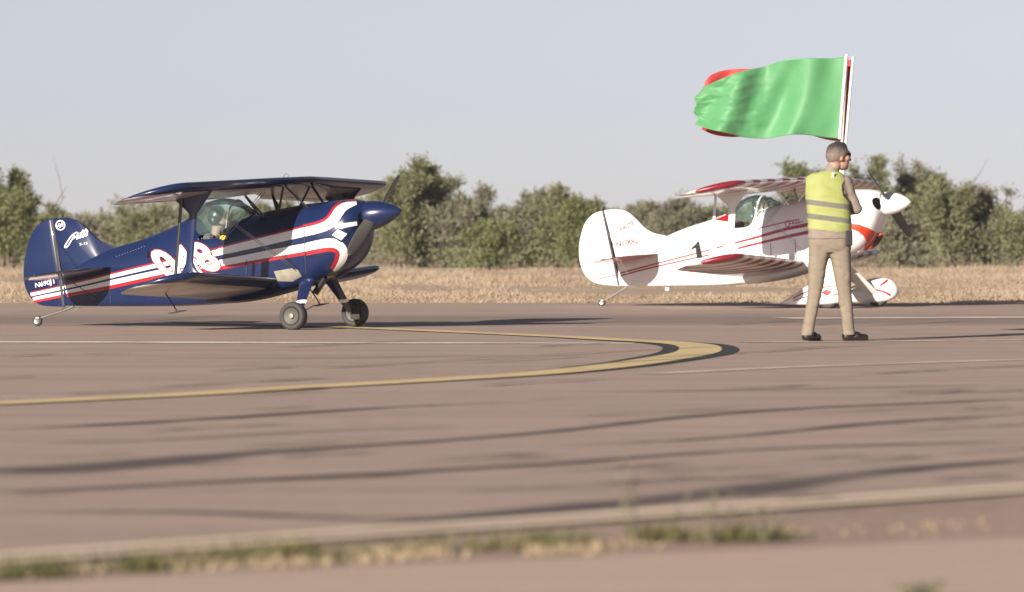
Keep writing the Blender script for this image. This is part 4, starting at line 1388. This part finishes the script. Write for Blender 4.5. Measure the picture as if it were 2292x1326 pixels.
# ------------------------------------------------------------------ the white biplane
M_sun = starburst("red_white_starburst", (.62, .595, .57), (.22, .012, .024), .75, .36, 0.0)
WHITE = dict(
    label="white biplane with red starburst wings, wheel pants and large white spinner",
    ground=(1910, 689), heading=24.0, skin=M_white, cowl_m=M_white, spinner_m=M_white, wing_m=M_sun, stab_m=M_red, strut_m=M_white, slave_m=M_white, cab_m=M_white,
    brace_m=M_white, strutted=True, firewall=1822, cockpit=(1656, 1696),
    body=[(1386, 588, 640, 610, .025, 2, 4), (1440, 556, 641, 590, .085, 1.9, 5), (1490, 530, 641, 575, .13, 1.8, 6), (1540, 509, 641, 562, .18, 1.8, 6),
          (1590, 493, 640.5, 550, .225, 1.8, 7), (1636, 478, 639, 545, .26, 1.8, 7), (1652, 492, 638, 543, .27, 2.4, 7), (1662, 497, 637, 542, .275, 2.6, 7),
          (1690, 492, 635, 540, .29, 2.6, 7), (1700, 474, 634, 538, .295, 2, 7), (1752, 455, 626, 530, .32, 2, 6), (1810, 440, 610, 522, .345, 2.1, 5),
          (1850, 433, 597, 515, .36, 2.2, 4), (1890, 427, 583, 508, .37, 2.2, 3.4), (1920, 424, 570, 502, .365, 2.2, 3), (1945, 424, 553, 494, .345, 2.2, 2.8),
          (1962, 426, 532, 484, .30, 2.1, 2.5), (1973, 430, 508, 474, .235, 2, 2.4), (1980, 436, 482, 460, .14, 2, 2)],
    fin=smooth_outline([(1353, 471), (1378, 469), (1402, 473), (1422, 488), (1446, 512), (1468, 524), (1492, 529)]) + [(1492, 610), (1388, 610)],
    rudder=smooth_outline([(1349, 471.5), (1328, 480), (1311, 500), (1301, 530), (1297, 562), (1302, 598), (1316, 622), (1340, 636), (1386, 641)]),
    hinge=((1351, 473), (1386, 638)), gapw=4.0, stab=((1482, 568), .66, .6, 1.20), fin_wire=(1358, 510), tail_low=(1420, 637),
    pitch=12.5, upper_le=(1868, 398), lower_le=(1820, 590), span=5.56, lower_k=.985, lower_c=1.0, strut_f=(.48, .46), slave_f=.74, roll=.3, chord=.90, dihedral=3.0, strut_y=1.90, strut_k=1.0,
    cab=(1850, 1770, 1800), wire_low=(1830, 580), spinner=((1983, 456), (2039, 453), .150), prop=30, prop_k=1.0, spow=2.0, spexp=.72,
    canopy=[(1640, 480, 490, .06), (1650, 460, 496, .15), (1668, 445, 497, .21), (1695, 437, 490, .23), (1720, 442, 476, .21), (1740, 450, 464, .17), (1758, 460, 460, .06)],
    hoops=[((1706, 1710), M_white, .012), ((1722, 1724), M_black, .006)],
)
pw = build_plane(WHITE)
Lw = pw.body
pw.strip("red_stripe", [(1388, 612), (1440, 598), (1482, 587), (1540, 572), (1596, 557.5)], 3.2, M_red, pw.fus, loft=Lw, nacross=2, widths=[3, 3.4, 3, 3, 3])
pw.strip("red_stripe", [(1388, 618), (1440, 604), (1482, 594), (1540, 581), (1596, 569)], 3.2, M_red, pw.fus, loft=Lw, nacross=2, widths=[3, 3.4, 3, 3, 3])
pw.strip("red_stripe", [(1604, 555), (1620, 550.5)], 3.4, M_red, pw.fus, loft=Lw, nacross=2)
pw.strip("red_stripe", [(1645, 544), (1680, 535), (1698, 530), (1760, 513), (1818, 501)], 4, M_red, pw.fus, loft=Lw, nacross=2, widths=[4, 5, 5.5, 7, 8])
pw.strip("red_stripe", [(1652, 556), (1680, 549), (1720, 539.5), (1770, 528), (1818, 518)], 4, M_red, pw.fus, loft=Lw, nacross=2, widths=[4, 5, 5.5, 7, 8])
pw.strip("red_pinstripe", [(1696, 512), (1725, 505), (1755, 498), (1790, 491)], 2.4, M_pink, pw.fus, loft=Lw, nacross=1)
for q in ([(1770, 494), (1762, 495), (1758, 503), (1763, 508), (1769, 503), (1766, 500), (1774, 500), (1777, 493), (1775, 501), (1780, 500), (1783, 496), (1781, 501), (1787, 499), (1789, 495), (1789, 499), (1798, 495)],):
    pw.strip("script_lettering", q, 1.7, M_pink, pw.fus, loft=Lw, nacross=1, n=4, off=.004, mirror=False)
pw.strip("rudder_stripe", [(1342, 624), (1365, 619), (1384, 614)], 2.4, M_pink, pw.rudder, yflat=-.0225, nacross=1)
pw.poly("race_number", [(1547, 556), (1558, 546), (1562, 540), (1565, 540), (1569, 573), (1572, 574), (1572, 577), (1557, 579), (1557, 576), (1560, 575), (1557, 555), (1549, 559)], M_black, pw.fus, loft=Lw, off=.006, mirror=False)
pw.text("registration_lettering", "N100Q", 1381, 556, (49, -11), (-2, -13), M_maroon, pw.fin, yflat=-.025, off=.005, bold=.022)
script_pitts(pw, pw.fin, -.025, (1384, 519), (11, -4.2), (2.4, -9.5), M_maroon, 1.5)
pw.text("model_lettering", "S-1S", 1403, 521, (14, -3), (0, -4), M_pink, pw.fin, yflat=-.025, off=.004)
pw.poly("nose_band", [(1905, 500), (1925, 503), (1945, 511), (1962, 521), (1975, 524), (1970, 536), (1958, 549), (1944, 559), (1922, 563), (1934, 551), (1940, 541), (1934, 529), (1920, 518), (1905, 513)], M_orange, pw.cowl, loft=Lw, off=.004, cuts=4)
pw.poly("mouth_opening", [(1976, 524), (1971, 537), (1960, 549), (1950, 556), (1957, 543), (1962, 532)], M_dark, pw.cowl, loft=Lw, off=.007, cuts=3)
pw.poly("inlet_rim", smooth_outline([(1951, 448), (1955, 441), (1968, 440), (1974, 450), (1977, 466), (1971, 474), (1960, 470), (1953, 460)], 3), M_stripe, pw.cowl, loft=Lw, off=.003, cuts=3)
pw.poly("cooling_inlet", smooth_outline([(1952, 449), (1956, 443.5), (1966, 443), (1971, 451), (1973, 464), (1968, 470), (1960, 466), (1954, 458)], 3), M_dark, pw.cowl, loft=Lw, off=.006, cuts=3)
pw.poly("turtledeck_panel", smooth_outline([(1592, 491), (1612, 484), (1634, 477), (1648, 487), (1652, 500), (1640, 496), (1622, 489)], 2), M_red, pw.fus, loft=Lw, off=.003, cuts=3)
for q in ([(1725, 545), (1726, 560), (1726, 572)], [(1780, 535), (1781, 560), (1783, 585)]):
    pw.strip("panel_line", q, 1.4, M_line, pw.fus, loft=Lw, off=.004, nacross=1)
gear(pw, .777, 1855, 1965, .155, .12, M_white, pantm=M_white, top=(1862, 592), leg_r=(.15, .07))
for sd, px in ((-1, 1855), (1, 1965)):
    x, _ = pw.loc(px, 690, sd * .777)
    PL = Loft([(x - .66, .075, .055, .065, .012, 2, 2), (x - .5, .165, .05, .10, .055, 2, 2.2), (x - .25, .31, .045, .16, .10, 2.1, 2.6), (x, .375, .05, .19, .118, 2.2, 3),
               (x + .14, .365, .07, .20, .112, 2.2, 2.8), (x + .23, .315, .11, .20, .085, 2.1, 2.4), (x + .275, .25, .165, .205, .035, 2, 2)], yc=sd * .777)
    po = PL.mesh("wheel_pant", M_white, pw.root, PL.xs[0], PL.xs[-1], 34, 30)
    if sd < 0:
        pw.poly("red_diamond", [(1838, 654), (1851, 646), (1864, 652), (1851, 662)], M_red, po, loft=PL, off=.003, cuts=2, mirror=False)
        pw.strip("red_stripe", [(1775, 668), (1800, 655), (1830, 645), (1862, 640)], 2.6, M_red, po, loft=PL, nacross=1, mirror=False)
        pw.strip("red_stripe", [(1775, 673), (1805, 664), (1835, 661)], 2.2, M_red, po, loft=PL, nacross=1, mirror=False)
        pw.strip("red_stripe", [(1865, 660), (1885, 655), (1905, 657)], 3, M_red, po, loft=PL, nacross=1, mirror=False)
    else:
        pw.strip("red_stripe", [(1945, 653), (1962, 650), (1980, 655), (1994, 662)], 5, M_red, po, loft=PL, nacross=2, mirror=False)
        pw.strip("red_stripe", [(1968, 642), (1978, 635), (1987, 628)], 5, M_red, po, loft=PL, nacross=2, mirror=False)
tailwheel(pw, (1405, 641), (1380, 654), (1348, 684), .05)
MB().box(pw.P(1494, 645, 0), (.06, .04, .07)).build("belly_drain", M_white, pw.root, bevel=.01)
hair = lambda h, s: [('ell', h + Vector((-.03 * s, 0, .035 * s)), (.105 * s, .095 * s, .112 * s)), ('cap', h + Vector((-.06 * s, -.05 * s, -.02 * s)), .045 * s, h + Vector((-.05 * s, -.07 * s, -.15 * s)), .035 * s),
                     ('cap', h + Vector((-.06 * s, .05 * s, -.02 * s)), .045 * s, h + Vector((-.05 * s, .07 * s, -.15 * s)), .035 * s)]
seated_pilot(pw, pw.P(1703, 462, 0), .95, "dark haired pilot under the white biplane's canopy", hair, M_flight)

# ------------------------------------------------------------------ the flagman
M_skin = mat("skin", (.37, .215, .160), .55, vary=.12, vscale=20)
def hair_mat():
    m = bpy.data.materials.new("greying_hair"); m.use_nodes = True
    k = NT(m); b = k.n["Principled BSDF"]
    s = k.node("ShaderNodeSeparateXYZ"); k.l.new(k.coord("Object"), s.inputs[0])
    n = k.noise(k.mapping(k.coord("Object"), (1, 1, .25)), 90, 3)
    f = k.ramp(k.math('ADD', s.outputs[2], k.math('MULTIPLY', n, .05)), 1.750, 1.825)     # grey, thin temples; dark crown
    k.l.new(k.mix(f, (.155, .122, .104), (.034, .027, .025)), b.inputs["Base Color"])
    b.inputs["Roughness"].default_value = .7
    return m
M_hair = hair_mat()
M_trouser = mat("khaki_trousers", (.215, .178, .135), .9, vary=.10, vscale=9, bump=.25, bscale=60)
M_shirt = mat("taupe_shirt", (.225, .185, .155), .9, vary=.10, vscale=9, bump=.2, bscale=50)
M_shoe = mat("black_shoe", (.014, .013, .013), .4)
M_radio = mat("black_radio", (.014, .014, .016), .45)
M_glasses = mat("dark_lens", (.006, .006, .007), .15)
M_pole = mat("white_pole", (.70, .66, .62), .45)
M_sole = mat("shoe_sole", (.10, .08, .07), .8)

def vest_mat():
    m = bpy.data.materials.new("hi_vis_vest"); m.use_nodes = True
    k = NT(m); b = k.n["Principled BSDF"]
    s = k.node("ShaderNodeSeparateXYZ"); k.l.new(k.coord("Object"), s.inputs[0])
    sag = k.math('MULTIPLY', k.noise(k.coord("Object"), 5, 1), .012)
    zz = k.math('ADD', k.math('ADD', s.outputs[2], k.math('MULTIPLY', s.outputs[0], .13)), sag)
    def band(z0, z1):
        return k.math('MULTIPLY', k.math('GREATER_THAN', zz, z0), k.math('LESS_THAN', zz, z1))
    f = k.math('MAXIMUM', band(1.238, 1.286), band(1.112, 1.160))
    n = k.noise(k.coord("Object"), 6, 3)
    c = k.mix(k.ramp(n, .3, .7), (.268, .300, .088), (.330, .352, .145))
    k.l.new(k.mix(f, c, (.15, .15, .125)), b.inputs["Base Color"])
    b.inputs["Roughness"].default_value = .75
    b.inputs["Specular IOR Level"].default_value = .2
    bp = k.node("ShaderNodeBump"); bp.inputs["Strength"].default_value = .25; bp.inputs["Distance"].default_value = .01
    k.l.new(k.noise(k.coord("Object"), 22, 4), bp.inputs["Height"]); k.l.new(bp.outputs[0], b.inputs["Normal"])
    return m
M_vest = vest_mat()

MD = 52.4
man = empty("person", ((1866 - CX) * MD / FPX, MD, .0), 0, "flagman seen from behind in yellow reflective vest and khaki trousers", "person")
HX, HZ = .048, 1.705                       # head centre
def face(f, s, u):                         # f towards the face, s to his right, u up
    fd = Vector((.93, .37, 0)); sd = Vector((.37, -.93, 0))
    return Vector((HX, .03, HZ)) + fd * f + sd * s + Vector((0, 0, u))
hand_r = Vector((.062, .335, 1.20)); hand_l = Vector((.052, .345, 1.335))
def fingers(c, side, s=1.0):
    """palm and five fingers closed round an upright pole next to c; side = +1 the palm lies to the right of the pole"""
    out = [('ell', c + Vector((side * .032, 0, 0)), (.020, .042, .048))]
    for i, (dz, r) in enumerate(((.036, .0085), (.013, .009), (-.011, .0088), (-.033, .0078))):
        k = [Vector((side * .028, .034, dz)), Vector((side * .006, .045, dz)), Vector((-side * .020, .030, dz - .002)), Vector((-side * .022, .004, dz - .004))]
        ln = (1.0, 1.0, .97, .85)[i]
        for a, b in zip(k[:-1], k[1:]):
            out.append(('cap', c + a * ln, r, c + b * ln, r * .95))
    out.append(('cap', c + Vector((side * .026, -.030, .015)), .011, c + Vector((0, -.034, .036)), .0095))
    out.append(('cap', c + Vector((0, -.034, .036)), .0095, c + Vector((-side * .018, -.018, .046)), .008))
    return out
elbow_r = Vector((.212, .075, 1.225)); sh_r = Vector((.108, .03, 1.472))
elbow_l = Vector((-.165, .26, 1.245)); sh_l = Vector((-.165, .085, 1.475))
skinbody = [
    ('ell', face(-.012, 0, .035), (.102, .098, .095)), ('ell', face(-.035, 0, .01), (.085, .085, .085)),
    ('ell', face(.035, 0, -.055), (.062, .062, .070)), ('cap', face(.045, 0, -.095), .034, face(.070, 0, -.098), .026),
    ('cap', face(.088, 0, .018), .012, face(.112, 0, -.028), .016), ('cap', face(.086, -.022, -.058), .012, face(.086, .022, -.058), .012),
    ('cap', face(.082, -.03, .042), .016, face(.082, .03, .042), .016),
    ('ell', face(.055, .052, -.012), (.032, .032, .03)), ('ell', face(.055, -.052, -.012), (.032, .032, .03)),
    ('ell', face(-.012, .083, -.012), (.018, .014, .032)), ('ell', face(-.012, -.083, -.012), (.018, .014, .032)),
    ('cap', Vector((HX - .03, .02, HZ - .06)), .058, Vector((-.03, .02, 1.54)), .066),
    ('ell', (-.06, .03, 1.34), (.15, .09, .22)), ('ell', (-.04, .03, 1.02), (.15, .09, .2)),
    ('cap', (-.12, .03, .90), .07, (-.165, .03, .48), .045), ('cap', (-.165, .03, .48), .045, (-.235, .03, .09), .035),
    ('cap', (.05, .03, .90), .07, (.092, .03, .48), .045), ('cap', (.092, .03, .48), .045, (.145, .03, .09), .035),
    ('cap', sh_r, .045, elbow_r, .036), ('cap', elbow_r, .036, hand_r + Vector((.036, -.05, 0)), .026),
    ('cap', sh_l, .045, elbow_l, .036), ('cap', elbow_l, .036, hand_l + Vector((-.036, -.05, 0)), .026),
    ('cap', hand_r + Vector((.036, -.05, 0)), .024, hand_r + Vector((.033, -.015, 0)), .022), ('cap', hand_l + Vector((-.036, -.05, 0)), .024, hand_l + Vector((-.033, -.015, 0)), .022),
] + fingers(hand_r, 1) + fingers(hand_l, -1)
blob_mesh("body", skinbody, .0062, M_skin, man, smooth_it=3)
hair_cut = [(face(.055, 0, .0), face(.95, 0, -.55) - face(0, 0, 0))]
blob_mesh("hair", [('ell', face(-.014, 0, .038), (.107, .102, .099)), ('ell', face(-.042, 0, .006), (.084, .089, .086)),
                   ('cap', face(.045, 0, .108), .028, face(-.02, 0, .112), .032)],
          .0085, M_hair, man, smooth_it=3, wrinkle=.003, wscale=45, cut=[(face(.050, 0, .050), Vector((.86, .34, -.40))), (face(0, 0, -.022), Vector((.22, .09, -1)))])
# sunglasses
MB().box(face(.094, .038, .018), (.012, .058, .038), Matrix.Rotation(math.atan2(.37, .93) - .25, 3, 'Z')).box(face(.094, -.038, .018), (.012, .058, .038), Matrix.Rotation(math.atan2(.37, .93) + .25, 3, 'Z')).rod(face(.088, .07, .026), face(-.005, .092, .012), .006).rod(face(.088, -.07, .026), face(-.005, -.092, .012), .006).rod(face(.104, .02, .024), face(.104, -.02, .024), .005).build("sunglasses", M_glasses, man)
# trousers: seat and two legs
def rings(pts): return ('rings', pts)
blob_mesh("trousers", [
    rings([((-.036, .02, 1.045), .190, .118), ((-.036, .02, .99), .196, .125), ((-.035, .015, .93), .200, .135), ((-.033, .02, .86), .198, .130), ((-.032, .025, .82), .185, .115)]),
    rings([((-.125, .02, .90), .105, .115), ((-.133, .02, .80), .098, .110), ((-.147, .02, .70), .087, .100), ((-.157, .025, .60), .078, .090), ((-.165, .03, .50), .070, .082), ((-.180, .035, .40), .065, .076),
           ((-.200, .035, .30), .061, .072), ((-.218, .03, .20), .058, .069), ((-.232, .03, .12), .057, .069), ((-.240, .03, .055), .058, .072)]),
    rings([((.055, .02, .90), .105, .115), ((.062, .02, .80), .098, .110), ((.074, .02, .70), .087, .100), ((.085, .025, .60), .078, .090), ((.093, .03, .50), .071, .082), ((.105, .035, .40), .066, .076),
           ((.118, .035, .30), .061, .072), ((.130, .03, .20), .058, .069), ((.140, .03, .12), .058, .069), ((.146, .03, .06), .060, .073)]),
    ('ell', (-.115, -.052, .915), (.088, .062, .10)), ('ell', (.045, -.052, .915), (.088, .062, .10)),
], .0085, M_trouser, man, smooth_it=5, wrinkle=.008, wscale=11, crease=True)
# shirt: torso under the vest, tails and both sleeves
blob_mesh("shirt", [
    rings([((-.036, .018, .945), .204, .146), ((-.036, .02, 1.05), .200, .142), ((-.045, .02, 1.2), .185, .12), ((-.06, .025, 1.38), .188, .115), ((-.05, .025, 1.50), .165, .095), ((-.03, .02, 1.56), .09, .075)]),
    ('cap', sh_r, .066, elbow_r, .056), ('cap', elbow_r, .058, elbow_r + (hand_r + Vector((.036, -.05, 0)) - elbow_r) * .86, .042),
    ('cap', sh_l, .075, elbow_l, .060), ('cap', elbow_l, .058, elbow_l + (hand_l + Vector((-.036, -.05, 0)) - elbow_l) * .86, .042),
    ('cap', (-.025, .02, 1.55), .070, (-.005, .02, 1.605), .066),
], .0095, M_shirt, man, smooth_it=4, wrinkle=.009, wscale=14, crease=True)
blob_mesh("vest", [
    rings([((-.034, .02, 1.005), .205, .150), ((-.036, .02, 1.08), .206, .146), ((-.046, .02, 1.2), .204, .142), ((-.058, .022, 1.32), .205, .138), ((-.066, .025, 1.42), .204, .128), ((-.066, .025, 1.49), .192, .112), ((-.056, .025, 1.545), .145, .092), ((-.04, .02, 1.575), .085, .07)]),
    ('cap', (-.20, .035, 1.47), .075, (-.17, .03, 1.50), .07),
], .0095, M_vest, man, smooth_it=5, wrinkle=.008, wscale=9, crease=True,
    cut=[(Vector((0, 0, 1.014)), Vector((-.12, 0, -1))), (Vector((.134, 0, 1.44)), Vector((1, -.05, .10))), (Vector((-.262, 0, 1.4)), Vector((-1, 0, .05)))], scoop=(.150, 1.405, .078, .098))
MB().box((-.012, -.088, 1.535), (.022, .008, .05), Matrix.Rotation(.5, 3, 'X')).build("vest_label", M_pole, man)
# shoes
def shoe(x, y, ang):
    d = Vector((math.cos(ang), math.sin(ang), 0))
    c = Vector((x, y, 0))
    o = blob_mesh("shoe", [('ell', c + d * -.03 + Vector((0, 0, .05)), (.050, .050, .055)), ('cap', c + d * -.03 + Vector((0, 0, .042)), .042, c + d * .14 + Vector((0, 0, .036)), .036),
                           ('ell', c + d * .06 + Vector((0, 0, .05)), (.05, .05, .045))], .008, M_shoe, man, smooth_it=3, cut=[(Vector((0, 0, .012)), Vector((0, 0, -1)))])
    MB().rod(c + d * -.072 + Vector((0, 0, .007)), c + d * .172 + Vector((0, 0, .007)), .007, .007, 8, 6.0, (0, 0, 1)).build("sole", M_sole, o)
shoe(-.225, .04, math.radians(52))
shoe(.155, .04, math.radians(12))
MB().box((.135, -.10, .955), (.065, .035, .14)).build("radio_holster", M_radio, man, bevel=.008)
MB().rod((.155, -.10, 1.02), (.155, -.10, 1.10), .006).build("radio_antenna", M_radio, man)

# ------------------------------------------------------------------ flags
def flag_mat(name, c1, c2):
    m = bpy.data.materials.new(name); m.use_nodes = True
    k = NT(m); b = k.n["Principled BSDF"]
    n = k.noise(k.coord("Object"), 5, 4)
    c = k.mix(k.ramp(n, .3, .7), c1, c2)
    k.l.new(c, b.inputs["Base Color"]); b.inputs["Roughness"].default_value = .55
    b.inputs["Sheen Weight"].default_value = .3
    tl = k.node("ShaderNodeBsdfTranslucent"); k.l.new(c, tl.inputs[0])
    mx = k.node("ShaderNodeMixShader"); mx.inputs[0].default_value = .25
    k.l.new(b.outputs[0], mx.inputs[1]); k.l.new(tl.outputs[0], mx.inputs[2]); k.l.new(mx.outputs[0], k.n["Material Output"].inputs[0])
    return m
M_green = flag_mat("green_nylon", (.095, .325, .132), (.12, .37, .16))
M_redfl = flag_mat("red_nylon", (.50, .045, .045), (.58, .065, .06))
FD = MD + .42
def pole_pts(top, low):
    return at(top[0], top[1], FD), at(low[0], low[1], FD)
ga, gb = pole_pts((1895, 122), (1875, 486))
ra, rb = at(1909, 128, FD + .05), at(1880, 470, FD - .02)
fg = empty("flag", gb, 0, "green nylon flag streaming left from a white pole above the flagman", "flag", "flags held by the flagman")
fr = empty("flag", rb, 0, "red flag mostly hidden behind the green flag", "flag", "flags held by the flagman")
MB().rod(ga - gb, Vector((0, 0, 0)), .013, .013, 12).build("pole", M_pole, fg, True)
MB().rod(ra - rb, Vector((0, 0, 0)), .013, .013, 12).build("pole", M_pole, fr, True)
def flag_cloth(root, base, topl, botl, m, D, amp, seed, nu=110, nv=56, depth0=0.0):
    T = np.array(catmull(topl, 10)); B = np.array(catmull(botl, 10))
    def samp(A, u):
        seg = np.linalg.norm(np.diff(A, axis=0), axis=1); L = np.concatenate([[0], np.cumsum(seg)]) / seg.sum()
        return np.array((np.interp(u, L, A[:, 0]), np.interp(u, L, A[:, 1])))
    vs = []; fs = []
    for i in range(nu + 1):
        u = i / nu
        t_, b_ = samp(T, u), samp(B, u)
        for j in range(nv + 1):
            v = j / nv
            q = t_ * (1 - v) + b_ * v
            q = q + np.array((-13 * math.sin(math.pi * min(1, v * 1.15)) * u ** 5 + 3 * math.sin(v * 17) * u ** 8, 0))
            # folds run from the hoist and hang diagonally
            g = min(1, u * 3.0)
            ph = u * 1.95 + .20 * math.sin(v * 2.6 + .5) + .10 * noise.noise(Vector((u * 2, v * 1.5, seed))) + seed
            w = math.sin(ph * 2 * math.pi) * .75 + .20 * math.sin((u * 4.1 - v * .7) * 2 * math.pi)
            w += .30 * noise.noise(Vector((u * 3 + v, v * 2 - u, seed + 2)))
            e = max(0.0, min(1.0, (u - .42) * 4))
            fine = e * (.16 * noise.noise(Vector((u * 10 + v * 6, v * 7 - u * 6, seed + 5))) + .07 * noise.noise(Vector((u * 22 + v * 12, v * 15 - u * 11, seed + 9))))
            dep = (w * amp + fine * amp * .9) * g + depth0
            p = at(q[0], q[1], D) + Vector((0, dep + u * .10, 0))
            vs.append(p - base)
    for i in range(nu):
        for j in range(nv):
            a = i * (nv + 1) + j
            fs.append((a, a + 1, a + nv + 2, a + nv + 1))
    o = mesh_obj("cloth", vs, fs, m, root, True)
    sm = o.modifiers.new("thickness", 'SOLIDIFY'); sm.thickness = .002
    return o
flag_cloth(fg, gb, [(1893, 128), (1860, 131), (1800, 131), (1755, 135), (1715, 148), (1665, 159), (1615, 177), (1574, 195)],
           [(1878, 311), (1845, 308), (1800, 302), (1765, 303), (1720, 310), (1670, 308), (1620, 297), (1590, 290), (1560, 279)], M_green, FD, .095, .13)
MB().rod(at(1894, 126, FD - .012) - gb, at(1879, 312, FD - .012) - gb, .0155, .0155, 10).build("sleeve", M_pole, fg, True)
flag_cloth(fr, rb, [(1906, 134), (1860, 140), (1780, 146), (1720, 156), (1660, 154), (1622, 157), (1592, 168), (1578, 184)],
           [(1890, 318), (1850, 313), (1800, 300), (1740, 300), (1680, 304), (1640, 307), (1602, 302), (1574, 290)], M_redfl, FD + .22, .05, .55)

# ------------------------------------------------------------------ hazy air
def build_haze():
    mb = MB().box((0, 1400, 1.5), (3400, 3600, 5.0))
    m = bpy.data.materials.new("hazy_air"); m.use_nodes = True
    k = NT(m); k.n.clear()
    out = k.node("ShaderNodeOutputMaterial")
    v = k.node("ShaderNodeVolumePrincipled")
    v.inputs["Color"].default_value = (.92, .93, .96, 1)
    v.inputs["Density"].default_value = HAZE
    v.inputs["Anisotropy"].default_value = 0.0
    k.l.new(v.outputs[0], out.inputs["Volume"])
    o = mb.build("haze", m)
    o["kind"] = "stuff"
HAZE = .0002
build_haze()
